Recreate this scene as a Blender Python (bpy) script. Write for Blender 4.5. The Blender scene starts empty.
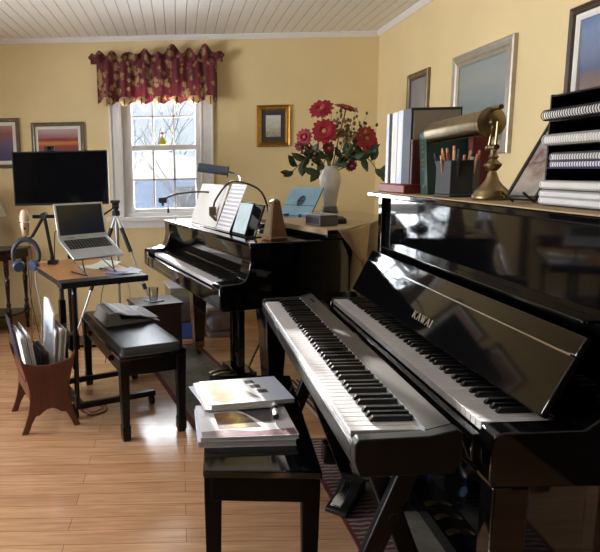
import bpy, bmesh, math, random
from mathutils import Vector, Matrix, Euler
from math import sin, cos, pi, radians as R
random.seed(7)
S = bpy.context.scene
COL = S.collection
WM = {}          # world matrix of every thing and part

# ------------------------------------------------------------------ materials
MATS = {}
def nodes(name):
    m = bpy.data.materials.new(name); m.use_nodes = True
    nt = m.node_tree
    return m, nt, nt.nodes['Principled BSDF']
def lin(c):
    return tuple((x/12.92 if x <= .04045 else ((x+.055)/1.055)**2.4) for x in [v/255 for v in c]) + (1,)
def pbr(name, col, rough=.5, metal=0., var=.08, scale=18., spec=.5, coat=0., bump=0., bscale=120., rvar=0., trans=0., sss=0.):
    if name in MATS: return MATS[name]
    m, nt, b = nodes(name)
    c = lin(col)
    N = nt.nodes; L = nt.links
    tc = N.new('ShaderNodeTexCoord'); no = N.new('ShaderNodeTexNoise')
    no.inputs['Scale'].default_value = scale; no.inputs['Detail'].default_value = 4
    L.new(tc.outputs['Object'], no.inputs['Vector'])
    rp = N.new('ShaderNodeValToRGB'); L.new(no.outputs['Fac'], rp.inputs['Fac'])
    rp.color_ramp.elements[0].position = .3; rp.color_ramp.elements[1].position = .7
    rp.color_ramp.elements[0].color = tuple(x*(1-var) for x in c[:3])+(1,)
    rp.color_ramp.elements[1].color = tuple(min(1, x*(1+var)) for x in c[:3])+(1,)
    L.new(rp.outputs['Color'], b.inputs['Base Color'])
    b.inputs['Roughness'].default_value = rough
    b.inputs['Metallic'].default_value = metal
    b.inputs['Specular IOR Level'].default_value = spec
    b.inputs['Coat Weight'].default_value = coat
    b.inputs['Coat Roughness'].default_value = .08
    if trans: b.inputs['Transmission Weight'].default_value = trans
    if rvar:
        mr = N.new('ShaderNodeMapRange'); L.new(no.outputs['Fac'], mr.inputs['Value'])
        mr.inputs['To Min'].default_value = max(0, rough-rvar); mr.inputs['To Max'].default_value = rough+rvar
        L.new(mr.outputs['Result'], b.inputs['Roughness'])
    if bump:
        n2 = N.new('ShaderNodeTexNoise'); n2.inputs['Scale'].default_value = bscale; n2.inputs['Detail'].default_value = 3
        L.new(tc.outputs['Object'], n2.inputs['Vector'])
        bp = N.new('ShaderNodeBump'); bp.inputs['Strength'].default_value = bump; bp.inputs['Distance'].default_value = .002
        L.new(n2.outputs['Fac'], bp.inputs['Height']); L.new(bp.outputs['Normal'], b.inputs['Normal'])
    MATS[name] = m
    return m
def ramp_mat(name, stops, axis='Z', lo=0., hi=1., rough=.5, noise=.15, nscale=6., stretch=(1, 1, 1), spec=.5, coat=0.):
    """colour bands along one object axis, broken up with noise (paintings, printed covers)"""
    m, nt, b = nodes(name); N = nt.nodes; L = nt.links
    tc = N.new('ShaderNodeTexCoord'); sp = N.new('ShaderNodeSeparateXYZ'); L.new(tc.outputs['Object'], sp.inputs[0])
    mr = N.new('ShaderNodeMapRange'); mr.inputs['From Min'].default_value = lo; mr.inputs['From Max'].default_value = hi
    L.new(sp.outputs[axis], mr.inputs['Value'])
    mp = N.new('ShaderNodeMapping'); mp.inputs['Scale'].default_value = stretch; L.new(tc.outputs['Object'], mp.inputs['Vector'])
    no = N.new('ShaderNodeTexNoise'); no.inputs['Scale'].default_value = nscale; no.inputs['Detail'].default_value = 5
    L.new(mp.outputs[0], no.inputs['Vector'])
    ma = N.new('ShaderNodeMath'); ma.operation = 'MULTIPLY_ADD'
    L.new(no.outputs['Fac'], ma.inputs[0]); ma.inputs[1].default_value = noise*2
    su = N.new('ShaderNodeMath'); su.operation = 'SUBTRACT'; L.new(mr.outputs['Result'], su.inputs[0]); su.inputs[1].default_value = noise
    L.new(su.outputs[0], ma.inputs[2])
    rp = N.new('ShaderNodeValToRGB'); L.new(ma.outputs[0], rp.inputs['Fac'])
    el = rp.color_ramp.elements
    while len(el) < len(stops): el.new(.5)
    for e, (p, c) in zip(el, stops): e.position = p; e.color = lin(c)
    L.new(rp.outputs['Color'], b.inputs['Base Color'])
    b.inputs['Roughness'].default_value = rough; b.inputs['Specular IOR Level'].default_value = spec
    b.inputs['Coat Weight'].default_value = coat
    return m
def stripe_mat(name, c1, c2, axis='X', period=.02, duty=.5, rough=.8, warp=0., noise=.1):
    m, nt, b = nodes(name); N = nt.nodes; L = nt.links
    tc = N.new('ShaderNodeTexCoord'); sp = N.new('ShaderNodeSeparateXYZ'); L.new(tc.outputs['Object'], sp.inputs[0])
    no = N.new('ShaderNodeTexNoise'); no.inputs['Scale'].default_value = 30; L.new(tc.outputs['Object'], no.inputs['Vector'])
    wm = N.new('ShaderNodeMath'); wm.operation = 'MULTIPLY_ADD'; L.new(no.outputs['Fac'], wm.inputs[0]); wm.inputs[1].default_value = warp
    L.new(sp.outputs[axis], wm.inputs[2])
    dv = N.new('ShaderNodeMath'); dv.operation = 'DIVIDE'; L.new(wm.outputs[0], dv.inputs[0]); dv.inputs[1].default_value = period
    fr = N.new('ShaderNodeMath'); fr.operation = 'FRACT'; L.new(dv.outputs[0], fr.inputs[0])
    lt = N.new('ShaderNodeMath'); lt.operation = 'LESS_THAN'; L.new(fr.outputs[0], lt.inputs[0]); lt.inputs[1].default_value = duty
    mx = N.new('ShaderNodeMix'); mx.data_type = 'RGBA'; L.new(lt.outputs[0], mx.inputs['Factor'])
    mx.inputs['A'].default_value = lin(c2); mx.inputs['B'].default_value = lin(c1)
    L.new(mx.outputs['Result'], b.inputs['Base Color']); b.inputs['Roughness'].default_value = rough
    return m
def wood(name, c1, c2, scale=6., axis=(1, 12, 12), rough=.35, coat=0., bands=0.):
    m, nt, b = nodes(name); N = nt.nodes; L = nt.links
    tc = N.new('ShaderNodeTexCoord'); mp = N.new('ShaderNodeMapping'); mp.inputs['Scale'].default_value = axis
    L.new(tc.outputs['Object'], mp.inputs['Vector'])
    no = N.new('ShaderNodeTexNoise'); no.inputs['Scale'].default_value = scale; no.inputs['Detail'].default_value = 6; no.inputs['Distortion'].default_value = .6
    L.new(mp.outputs[0], no.inputs['Vector'])
    rp = N.new('ShaderNodeValToRGB'); L.new(no.outputs['Fac'], rp.inputs['Fac'])
    rp.color_ramp.elements[0].position = .32; rp.color_ramp.elements[1].position = .68
    rp.color_ramp.elements[0].color = lin(c1); rp.color_ramp.elements[1].color = lin(c2)
    L.new(rp.outputs['Color'], b.inputs['Base Color'])
    b.inputs['Roughness'].default_value = rough; b.inputs['Coat Weight'].default_value = coat; b.inputs['Coat Roughness'].default_value = .1
    return m
def glass_mat(name, tint=(255, 255, 255), refl=.06, rough=.02):
    m = bpy.data.materials.new(name); m.use_nodes = True; nt = m.node_tree; N = nt.nodes; L = nt.links
    for n in list(N): N.remove(n)
    o = N.new('ShaderNodeOutputMaterial'); t = N.new('ShaderNodeBsdfTransparent'); g = N.new('ShaderNodeBsdfGlossy')
    no = N.new('ShaderNodeTexNoise'); no.inputs['Scale'].default_value = 2.
    t.inputs['Color'].default_value = lin(tint); g.inputs['Roughness'].default_value = rough
    lw = N.new('ShaderNodeLayerWeight'); lw.inputs['Blend'].default_value = .25
    ma = N.new('ShaderNodeMath'); ma.operation = 'MULTIPLY_ADD'; L.new(lw.outputs['Fresnel'], ma.inputs[0]); ma.inputs[1].default_value = .8; ma.inputs[2].default_value = refl
    mx = N.new('ShaderNodeMixShader'); L.new(ma.outputs[0], mx.inputs[0]); L.new(t.outputs[0], mx.inputs[1]); L.new(g.outputs[0], mx.inputs[2])
    L.new(mx.outputs[0], o.inputs['Surface'])
    return m

# ------------------------------------------------------------------ mesh helpers
class MB:
    def __init__(s): s.bm = bmesh.new(); s.mi = 0
    def _f(s, vs):
        try:
            f = s.bm.faces.new(vs); f.material_index = s.mi; f.smooth = True; return f
        except ValueError: return None
    def v(s, p): return s.bm.verts.new(p)
    def bx(s, x0, x1, y0, y1, z0, z1, M=None):
        P = [(x, y, z) for z in (z0, z1) for y in (y0, y1) for x in (x0, x1)]
        if M is not None: P = [M @ Vector(p) for p in P]
        v = [s.v(p) for p in P]
        for q in ((0, 2, 3, 1), (4, 5, 7, 6), (0, 1, 5, 4), (2, 6, 7, 3), (0, 4, 6, 2), (1, 3, 7, 5)): s._f([v[i] for i in q])
        return s
    def box(s, c, d, rot=(0, 0, 0)):
        M = Matrix.Translation(c) @ Euler(rot).to_matrix().to_4x4()
        return s.bx(-d[0]/2, d[0]/2, -d[1]/2, d[1]/2, -d[2]/2, d[2]/2, M)
    def prism(s, poly, axis, a, b, M=None):
        """poly: 2D points; extruded along axis from a to b. axis x: poly=(y,z); y: (x,z); z: (x,y)"""
        def mk(p, t):
            q = {'x': (t, p[0], p[1]), 'y': (p[0], t, p[1]), 'z': (p[0], p[1], t)}[axis]
            return M @ Vector(q) if M is not None else q
        A = [s.v(mk(p, a)) for p in poly]; B = [s.v(mk(p, b)) for p in poly]
        s._f(A[::-1]); s._f(B)
        for i in range(len(poly)):
            j = (i+1) % len(poly); s._f([A[i], A[j], B[j], B[i]])
        return s
    def loft(s, rings, cap=True, closed=True):
        rr = [[s.v(p) for p in r] for r in rings]
        for a, b in zip(rr, rr[1:]):
            n = len(a)
            for i in range(n if closed else n-1):
                j = (i+1) % n; s._f([a[i], a[j], b[j], b[i]])
        if cap: s._f(rr[0][::-1]); s._f(rr[-1])
        return s
    def tube(s, pts, r, n=8, cap=True):
        pts = [Vector(p) for p in pts]; rings = []; up = None
        for i, p in enumerate(pts):
            t = (pts[min(i+1, len(pts)-1)]-pts[max(i-1, 0)]).normalized()
            if up is None:
                up = Vector((0, 0, 1)) if abs(t.z) < .9 else Vector((1, 0, 0))
            a = t.cross(up).normalized(); up = a.cross(t).normalized()
            rad = r[i] if isinstance(r, (list, tuple)) else r
            rings.append([p+a*(rad*cos(2*pi*k/n))+up*(rad*sin(2*pi*k/n)) for k in range(n)])
        return s.loft(rings, cap)
    def cyl(s, p0, p1, r0, r1=None, n=20): return s.tube([p0, p1], [r0, r0 if r1 is None else r1], n)
    def lathe(s, prof, c=(0, 0, 0), n=24, M=None):
        rings = []
        for r, z in prof:
            ring = [Vector((c[0]+max(r, 1e-4)*cos(2*pi*k/n), c[1]+max(r, 1e-4)*sin(2*pi*k/n), c[2]+z)) for k in range(n)]
            rings.append([M @ p for p in ring] if M is not None else ring)
        return s.loft(rings)
    def ball(s, c, r, n=12, sc=(1, 1, 1), M=None):
        m = n//2; prof = []
        rings = []
        for i in range(m+1):
            a = -pi/2+pi*i/m
            ring = [Vector((max(cos(a), 1e-3)*cos(2*pi*k/n)*r*sc[0], max(cos(a), 1e-3)*sin(2*pi*k/n)*r*sc[1], sin(a)*r*sc[2])) for k in range(n)]
            rings.append([(M @ p if M is not None else p+Vector(c)) for p in ring])
        return s.loft(rings)
    def quad(s, *P): s._f([s.v(p) for p in P]); return s
    def grid(s, fn, nu, nv):
        g = [[s.v(fn(i/nu, j/nv)) for j in range(nv+1)] for i in range(nu+1)]
        for i in range(nu):
            for j in range(nv): s._f([g[i][j], g[i+1][j], g[i+1][j+1], g[i][j+1]])
        return s
    def build(s, name, mat, parent=None, bevel=0., seg=2, angle=32, local=False, solid=0., sub=0, norm=True):
        bm = s.bm
        if norm: bmesh.ops.recalc_face_normals(bm, faces=bm.faces)
        if parent is not None and not local: bm.transform(WM[parent.name].inverted())
        me = bpy.data.meshes.new(name); bm.to_mesh(me); bm.free()
        for m in (mat if isinstance(mat, (list, tuple)) else [mat]): me.materials.append(m)
        me.set_sharp_from_angle(angle=R(angle))
        o = bpy.data.objects.new(name, me); COL.objects.link(o)
        if parent is not None:
            o.parent = parent; WM[o.name] = WM[parent.name].copy()
        else: WM[o.name] = Matrix.Identity(4)
        if solid:
            md = o.modifiers.new('Solidify', 'SOLIDIFY'); md.thickness = solid; md.offset = 0
        if sub:
            md = o.modifiers.new('Subsurf', 'SUBSURF'); md.levels = sub; md.render_levels = sub
        if bevel:
            md = o.modifiers.new('Bevel', 'BEVEL'); md.width = bevel; md.segments = seg; md.limit_method = 'ANGLE'; md.angle_limit = R(35)
        return o
def tag(o, label, cat, group=None):
    o['label'] = label; o['category'] = cat
    if group: o['group'] = group
    return o
def thing(name, label, cat, loc=(0, 0, 0), rotz=0., group=None):
    o = bpy.data.objects.new(name, None); COL.objects.link(o); o.empty_display_size = .05
    o.location = loc; o.rotation_euler = (0, 0, rotz)
    WM[o.name] = Matrix.Translation(loc) @ Matrix.Rotation(rotz, 4, 'Z')
    return tag(o, label, cat, group)
def struct(o): o['kind'] = 'structure'; return o
def smooth_path(pts, n=6):
    pts = [Vector(p) for p in pts]; out = []
    for i in range(len(pts)-1):
        p0 = pts[max(i-1, 0)]; p1 = pts[i]; p2 = pts[i+1]; p3 = pts[min(i+2, len(pts)-1)]
        for k in range(n):
            t = k/n
            out.append(.5*((2*p1)+(p2-p0)*t+(2*p0-5*p1+4*p2-p3)*t*t+(3*p1-p0-3*p2+p3)*t**3))
    out.append(pts[-1]); return out
def copy_tree(o, parent=None):
    c = o.copy(); COL.objects.link(c)
    if parent is not None: c.parent = parent
    for ch in list(o.children): copy_tree(ch, c)
    return c

# ------------------------------------------------------------------ palette
DULL = pbr('dull_black_lacquer', (11, 11, 12), rough=.5, var=.15, spec=.18)
EBONY = pbr('polished_ebony', (8, 8, 9), rough=.05, var=.1, spec=.55, coat=.2, rvar=.012, scale=3)
SATIN = pbr('satin_black', (11, 11, 12), rough=.28, var=.15, spec=.35)
MATTE = pbr('matte_black', (22, 22, 23), rough=.6, var=.15)
DARKP = pbr('dark_plastic', (20, 21, 23), rough=.5, var=.1, spec=.3)
BROWNP = pbr('bronze_black_panel', (60, 58, 55), rough=.36, var=.06)
IVORY = pbr('white_key', (216, 214, 216), rough=.22, var=.02)
BKEY = pbr('black_key', (14, 14, 15), rough=.3, var=.1)
BRASS = pbr('aged_brass', (142, 124, 90), rough=.34, metal=1., var=.18, scale=30)
GOLD = pbr('gilt', (170, 128, 58), rough=.35, metal=.8, var=.2, scale=40)
CHROME = pbr('chrome', (200, 202, 205), rough=.15, metal=1., var=.05)
SILVER = pbr('brushed_aluminium', (190, 193, 198), rough=.34, metal=.75, var=.04)
TRIM = pbr('white_trim_paint', (232, 232, 230), rough=.38, var=.02)
PAPER = pbr('white_paper', (236, 236, 232), rough=.7, var=.03)
PAPERB = pbr('blue_white_paper', (205, 214, 232), rough=.65, var=.05)
GREYP = pbr('grey_card', (128, 126, 122), rough=.7, var=.06)
RED = pbr('rust_leatherette', (120, 48, 38), rough=.45, var=.12)
CHERRY = wood('dark_cherry', (36, 18, 15), (54, 27, 22), rough=.25)
OAKTAN = wood('oak_desk_top', (176, 122, 74), (200, 146, 94), rough=.35)
RACKW = wood('cherry_rack', (86, 48, 36), (108, 62, 46), scale=4, axis=(8, 8, 1.2), rough=.4)
METROW = wood('walnut_metronome', (96, 64, 40), (124, 86, 56), scale=4, axis=(8, 8, 1), rough=.4)
RUNNER = pbr('tan_cloth', (176, 152, 116), rough=.9, var=.08, scale=90, bump=.3)
SHEET = stripe_mat('printed_music', (186, 188, 204), (238, 238, 236), axis='Z', period=.021, duty=.45, rough=.6)
CLEARG = glass_mat('clear_glass')
# ------------------------------------------------------------------ the room
WX, WY, CZ = 1.61, 5.0, 2.325      # right wall, back wall, ceiling
LX, RY = -3.0, -4.0                # left wall, wall behind the camera
WALL = pbr('yellow_wall_paint', (226, 205, 156), rough=.62, var=.03, scale=3., bump=.08, bscale=260, spec=.3)
def walls():
    # back wall with the window opening
    ox0, ox1, oz0, oz1 = -.455, .185, .90, 2.0
    m = MB(); T = .16
    m.bx(LX-.16, ox0, WY, WY+T, 0, CZ+.1); m.bx(ox1, WX+.16, WY, WY+T, 0, CZ+.1)
    m.bx(ox0, ox1, WY, WY+T, 0, oz0); m.bx(ox0, ox1, WY, WY+T, oz1, CZ+.1)
    struct(m.build('wall_back', WALL, bevel=0))
    m = MB(); m.bx(WX, WX+.16, RY-.16, WY, 0, CZ+.1); struct(m.build('wall_right', WALL))
    m = MB()   # left wall, window opening
    m.bx(LX-T, LX, RY-.16, 1.1, 0, CZ+.1); m.bx(LX-T, LX, 3.3, WY, 0, CZ+.1)
    m.bx(LX-T, LX, 1.1, 3.3, 0, .7); m.bx(LX-T, LX, 1.1, 3.3, 2.1, CZ+.1)
    struct(m.build('wall_left', WALL))
    m = MB()
    m.bx(LX, WX, RY-T, RY, 0, CZ+.1)
    FW = pbr('dimmed_unseen_wall', (92, 98, 104), rough=.7, var=.04, scale=3.)  # unseen wall, colour darkened so the black faces reflect a dim room
    struct(m.build('wall_front', FW))
    # floor: oak strips laid parallel to the back wall
    fm, nt, b = nodes('oak_strip_floor'); N = nt.nodes; L = nt.links
    tc = N.new('ShaderNodeTexCoord')
    br = N.new('ShaderNodeTexBrick'); L.new(tc.outputs['Object'], br.inputs['Vector'])
    br.offset = .37; br.offset_frequency = 2; br.squash = 1.; br.squash_frequency = 3
    br.inputs['Scale'].default_value = 1.; br.inputs['Brick Width'].default_value = 1.15; br.inputs['Row Height'].default_value = .083
    br.inputs['Mortar Size'].default_value = .0012; br.inputs['Mortar Smooth'].default_value = .2; br.inputs['Bias'].default_value = -.1
    br.inputs['Color1'].default_value = lin((220, 176, 136)); br.inputs['Color2'].default_value = lin((205, 157, 118)); br.inputs['Mortar'].default_value = lin((150, 100, 62))
    mp = N.new('ShaderNodeMapping'); mp.inputs['Scale'].default_value = (1.2, 16, 1); L.new(tc.outputs['Object'], mp.inputs['Vector'])
    no = N.new('ShaderNodeTexNoise'); no.inputs['Scale'].default_value = 3.5; no.inputs['Detail'].default_value = 7; no.inputs['Distortion'].default_value = .8
    L.new(mp.outputs[0], no.inputs['Vector'])
    rp = N.new('ShaderNodeValToRGB'); L.new(no.outputs['Fac'], rp.inputs['Fac'])
    rp.color_ramp.elements[0].position = .3; rp.color_ramp.elements[0].color = (.74, .7, .66, 1)
    rp.color_ramp.elements[1].position = .7; rp.color_ramp.elements[1].color = (1.08, 1.06, 1.04, 1)
    mx = N.new('ShaderNodeMix'); mx.data_type = 'RGBA'; mx.blend_type = 'MULTIPLY'; mx.inputs['Factor'].default_value = 1
    L.new(br.outputs['Color'], mx.inputs['A']); L.new(rp.outputs['Color'], mx.inputs['B'])
    L.new(mx.outputs['Result'], b.inputs['Base Color'])
    b.inputs['Roughness'].default_value = .22; b.inputs['Coat Weight'].default_value = .5; b.inputs['Coat Roughness'].default_value = .13
    bp = N.new('ShaderNodeBump'); bp.inputs['Strength'].default_value = .25; bp.inputs['Distance'].default_value = .002
    iv = N.new('ShaderNodeMath'); iv.operation = 'SUBTRACT'; iv.inputs[0].default_value = 1.; L.new(br.outputs['Fac'], iv.inputs[1])
    L.new(iv.outputs[0], bp.inputs['Height']); L.new(bp.outputs['Normal'], b.inputs['Normal'])
    m = MB(); m.bx(LX-.16, WX+.16, RY-.16, WY+.16, -.12, 0); struct(m.build('floor', fm))
    # ceiling: white beadboard running towards the back wall
    cm, nt, b = nodes('white_beadboard'); N = nt.nodes; L = nt.links
    tc = N.new('ShaderNodeTexCoord'); sp = N.new('ShaderNodeSeparateXYZ'); L.new(tc.outputs['Object'], sp.inputs[0])
    dv = N.new('ShaderNodeMath'); dv.operation = 'DIVIDE'; L.new(sp.outputs['X'], dv.inputs[0]); dv.inputs[1].default_value = .075
    fr = N.new('ShaderNodeMath'); fr.operation = 'FRACT'; L.new(dv.outputs[0], fr.inputs[0])
    pp = N.new('ShaderNodeMath'); pp.operation = 'PINGPONG'; L.new(fr.outputs[0], pp.inputs[0]); pp.inputs[1].default_value = .5
    sm = N.new('ShaderNodeMapRange'); sm.interpolation_type = 'SMOOTHSTEP'; L.new(pp.outputs[0], sm.inputs['Value']); sm.inputs['From Max'].default_value = .075
    rp = N.new('ShaderNodeValToRGB'); L.new(sm.outputs['Result'], rp.inputs['Fac'])
    rp.color_ramp.elements[0].color = lin((186, 184, 178)); rp.color_ramp.elements[1].color = lin((236, 235, 230))
    L.new(rp.outputs['Color'], b.inputs['Base Color']); b.inputs['Roughness'].default_value = .45
    bp = N.new('ShaderNodeBump'); bp.inputs['Strength'].default_value = .8; bp.inputs['Distance'].default_value = .004
    L.new(sm.outputs['Result'], bp.inputs['Height']); L.new(bp.outputs['Normal'], b.inputs['Normal'])
    m = MB(); m.bx(LX-.16, WX+.16, RY-.16, WY+.16, CZ, CZ+.12); struct(m.build('ceiling', cm))
    # crown moulding and baseboards
    prof = [(0, 0), (0, -.035), (.008, -.035), (.016, -.026), (.03, -.012), (.035, -.006), (.035, 0)]
    def run(name, axis, fixed, sgn, a, b, z0, pr, mat):
        m = MB(); poly = [(fixed+sgn*p[0], z0+p[1]) for p in pr]
        m.prism(poly, axis, a, b); return struct(m.build(name, mat))
    run('trim_1', 'x', WY, -1, LX, WX, CZ, prof, TRIM)
    run('trim_2', 'y', WX, -1, RY, WY, CZ, prof, TRIM)
    run('trim_3', 'y', LX, 1, RY, WY, CZ, prof, TRIM)
    run('trim_4', 'x', RY, 1, LX, WX, CZ, prof, TRIM)
    bb = [(0, 0), (.014, 0), (.014, .075), (.008, .088), (0, .09)]
    BB = pbr('yellow_baseboard_paint', (206, 176, 118), rough=.45, var=.03)
    run('baseboard_back', 'x', WY, -1, LX, WX, 0, bb, BB); run('baseboard_right', 'y', WX, -1, RY, WY, 0, bb, BB)
    run('baseboard_left', 'y', LX, 1, RY, WY, 0, bb, BB); run('baseboard_front', 'x', RY, 1, LX, WX, 0, bb, BB)
walls()

def window_back():
    w = bpy.data.objects.new('window_1', None); COL.objects.link(w); WM['window_1'] = Matrix.Identity(4); struct(w)
    y = WY
    m = MB()
    m.bx(-.548, -.462, y-.02, y, .905, 2.08); m.bx(.188, .281, y-.02, y, .905, 2.08); m.bx(-.548, .281, y-.02, y, 2.0, 2.085)
    m.bx(-.552, -.535, y-.03, y, .905, 2.085); m.bx(.268, .285, y-.03, y, .905, 2.085); m.bx(-.474, -.455, y-.026, y+.01, .905, 2.0); m.bx(.18, .197, y-.026, y+.01, .905, 2.0)
    m.build('casing', TRIM, w, bevel=.003)
    m = MB(); m.bx(-.50, -.378, y+.02, y+.10, .93, 2.0); m.bx(.143, .2, y+.02, y+.10, .93, 2.0); m.bx(-.378, .143, y+.02, y+.1, 1.9, 2.0); m.bx(-.455, .185, y+.01, y+.14, .90, .935)
    m.build('jamb', TRIM, w, bevel=.002)
    m = MB(); m.bx(-.60, .33, y-.055, y+.03, .868, .905); m.build('sill', TRIM, w, bevel=.006)
    m = MB(); m.bx(-.55, .285, y-.018, y, .81, .868); m.build('apron', TRIM, w, bevel=.004)
    def sash(name, yy, z0, z1, zm, bot, top):
        m = MB(); x0, x1 = -.378, .143
        m.bx(x0-.03, x0+.004, yy, yy+.03, z0-bot, z1+top); m.bx(x1-.004, x1+.03, yy, yy+.03, z0-bot, z1+top)
        m.bx(x0, x1, yy, yy+.03, z0-bot, z0); m.bx(x0, x1, yy, yy+.03, z1, z1+top)
        for xm in (-.207, -.034): m.bx(xm-.009, xm+.009, yy+.004, yy+.026, z0, z1)
        m.bx(x0, x1, yy+.004, yy+.026, zm-.009, zm+.009)
        s = m.build(name, TRIM, w, bevel=.0015, seg=1)
        m = MB(); m.bx(x0, x1, yy+.013, yy+.017, z0, z1); m.build('glass', CLEARG, s)
    sash('lower_sash', y+.05, .965, 1.44, 1.205, .035, .045)
    sash('upper_sash', y+.085, 1.487, 1.90, 1.716, .04, .03)
window_back()
def side_window(name, axis, fixed, a, b, z0, z1, sgn):
    w = bpy.data.objects.new(name, None); COL.objects.link(w); WM[name] = Matrix.Identity(4); struct(w)
    def B(m, u0, u1, d0, d1, za, zb):
        d0, d1 = sorted((fixed+sgn*d0, fixed+sgn*d1))
        m.bx(d0, d1, u0, u1, za, zb) if axis == 'y' else m.bx(u0, u1, d0, d1, za, zb)
    m = MB(); c = .09
    B(m, a-c, a, 0, .02, z0-c, z1+c); B(m, b, b+c, 0, .02, z0-c, z1+c); B(m, a, b, 0, .02, z1, z1+c); B(m, a-c, b+c, 0, .05, z0-.04, z0)
    m.build('casing', TRIM, w, bevel=.003)
    m = MB(); mid = (a+b)/2
    for u0, u1 in ((a, mid-.02), (mid+.02, b)):
        for q in ((u0, u0+.04, z0, z1), (u1-.04, u1, z0, z1), (u0, u1, z0, z0+.05), (u0, u1, z1-.05, z1), (u0, u1, (z0+z1)/2-.02, (z0+z1)/2+.02)):
            B(m, q[0], q[1], -.09, -.05, q[2], q[3])
    B(m, mid-.025, mid+.025, -.12, 0, z0, z1)
    s = m.build('sash', TRIM, w)
    m = MB(); B(m, a, b, -.072, -.068, z0, z1); m.build('glass', CLEARG, s)
side_window('window_2', 'y', LX, 1.1, 3.3, .7, 2.1, 1)

# ------------------------------------------------------------------ outdoors seen through the window
SNOW = pbr('snow', (240, 244, 250), rough=.7, var=.03, scale=1.)
BARK = pbr('grey_bark', (122, 122, 128), rough=.9, var=.2, scale=12)
m = MB(); m.grid(lambda u, v: (-14+28*u, 5.4+26*v, -.35+.12*sin(u*17)+.1*sin(v*11+u*5)+.02*v*26), 40, 40)
o = m.build('ground', SNOW, norm=False); struct(o)
def tree(x, y, h, label, group=None, seed=1):
    rnd = random.Random(seed); m = MB()
    def br(p, d, l, r, k):
        q = [Vector(p)]; dd = Vector(d)
        for i in range(4):
            dd = (dd+Vector((rnd.uniform(-.2, .2), rnd.uniform(-.2, .2), rnd.uniform(-.05, .15)))).normalized(); q.append(q[-1]+dd*l/4)
        m.tube(q, [r*1.5*(1-.13*i) for i in range(5)], 6)
        if k:
            for i in range(3 if k > 1 else 2):
                a = rnd.uniform(0, 6.28); s = q[rnd.choice((2, 3, 4))]
                br(s, (dd+Vector((cos(a), sin(a)*.6, .25))*.9).normalized(), l*.62, r*.5, k-1)
    br((x, y, -.4), (0, 0, 1), h, .03*h/2, 3)
    return tag(m.build('bare_tree', BARK), label, 'tree', group)
tree(.42, 8.6, 1.55, 'nearest bare tree outside, its forked trunk behind the right window panes', seed=4)
tree(-.95, 10.5, 1.35, 'bare leafless tree outside, behind the left column of window panes', seed=8)
for i, (x, y) in enumerate(((-2.0, 14.5), (-1.3, 16.5), (.75, 14.2), (1.2, 18), (-2.6, 18), (.1, 16), (-.6, 15.5))):
    tree(x, y, 1.75+i*.05, 'bare leafless tree in the far row across the snowy yard', 'far trees across the yard', seed=20+i)
SHB = pbr('faded_blue_clapboard', (150, 168, 200), rough=.7, var=.1)
t = thing('garden_shed', 'small blue shed with a snow covered roof out in the yard', 'shed', (-.25, 13.0, -.2))
m = MB(); m.bx(-.95, .75, 12.4, 13.8, -.3, 1.15); m.build('wall', SHB, t)
m = MB(); m.prism([(-1.1, 1.1), (.9, 1.1), (.3, 1.55), (-.75, 1.75)], 'y', 12.2, 14.0); m.build('roof', SNOW, t, bevel=.05)
m = MB(); m.bx(-.1, .35, 12.38, 12.41, .2, .95); m.build('window', pbr('shed_window', (96, 108, 130), rough=.2), t)
# ------------------------------------------------------------------ pianos
WK = MB(); WK.bx(0, .15, -.0112, .0112, -.02, 0)
_wk = WK.build('white_key', IVORY, bevel=.0012, seg=2); WKM = _wk.data
BK = MB()
rk = [[(-.0475, y*1.0, 0) for y in ()]]
BK.loft([[(x0, -w, z), (x1, -w, z), (x1, w, z), (x0, w, z)] for x0, x1, w, z in ((-.0005+.055, .15, .0055, 0), (.0565, .15, .0052, .006), (.062, .15, .0046, .0115))])
_bk = BK.build('black_key', BKEY, bevel=.0008, seg=2); BKM = _bk.data
for o in (_wk, _bk): bpy.data.objects.remove(o)
def keys(part, x0, ybass, z, n=52, pitch=.02355, klen=.15):
    """88 keys as children of the part; x runs away from the player, bass at +y"""
    names = 'ABCDEFG'
    for i in range(n):
        o = bpy.data.objects.new('white_key', WKM); COL.objects.link(o); o.parent = part
        o.location = (x0, ybass-(i+.5)*pitch, z); o.scale = (klen/.15, 1, 1)
        md = o.modifiers.new('Bevel', 'BEVEL'); md.width = .0012; md.segments = 2
        if names[i % 7] in 'ACDFG' and i < n-1:
            b = bpy.data.objects.new('black_key', BKM); COL.objects.link(b); b.parent = part
            off = {'A': .0015, 'C': -.0025, 'D': .0025, 'F': -.003, 'G': 0}[names[i % 7]]
            b.location = (x0, ybass-(i+1)*pitch-off, z+.0004); b.scale = (klen/.15, 1, 1)

# ---- upright (world coordinates, against the right side of the room)
U = thing('upright_piano', 'polished black upright piano along the right wall, fallboard open', 'piano', (.9, 1.81, 0))
ya, yb = 1.13, 2.55
for y0, y1 in ((ya, ya+.04), (yb-.04, yb)):
    m = MB(); m.bx(.84, 1.20, y0, y1, .03, 1.15); m.build('side_panel', EBONY, U, bevel=.003)
for y0, y1 in ((ya, 1.188), (2.427, yb)):
    m = MB(); m.prism([(.62, .625), (.616, .64), (.616, .725), (.624, .738), (.64, .744), (.80, .746), (.846, .78), (.846, .625)], 'y', y0, y1)
    m.build('key_block', EBONY, U, bevel=.004)
    m = MB(); m.prism([(.625, .1), (.625, .625), (.70, .625), (.69, .1)], 'y', y0, y0+.055); m.build('leg', EBONY, U, bevel=.004)
    m = MB(); m.bx(.60, .9, y0-.004, y0+.059, .012, .1); m.build('toe_block', EBONY, U, bevel=.006)
m = MB(); m.bx(.80, 1.21, ya-.015, yb+.025, 1.15, 1.172); m.build('lid', EBONY, U, bevel=.005)
m = MB(); m.bx(.86, .88, ya+.04, yb-.04, .78, 1.15); m.build('upper_panel', EBONY, U, bevel=.002)
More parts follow.
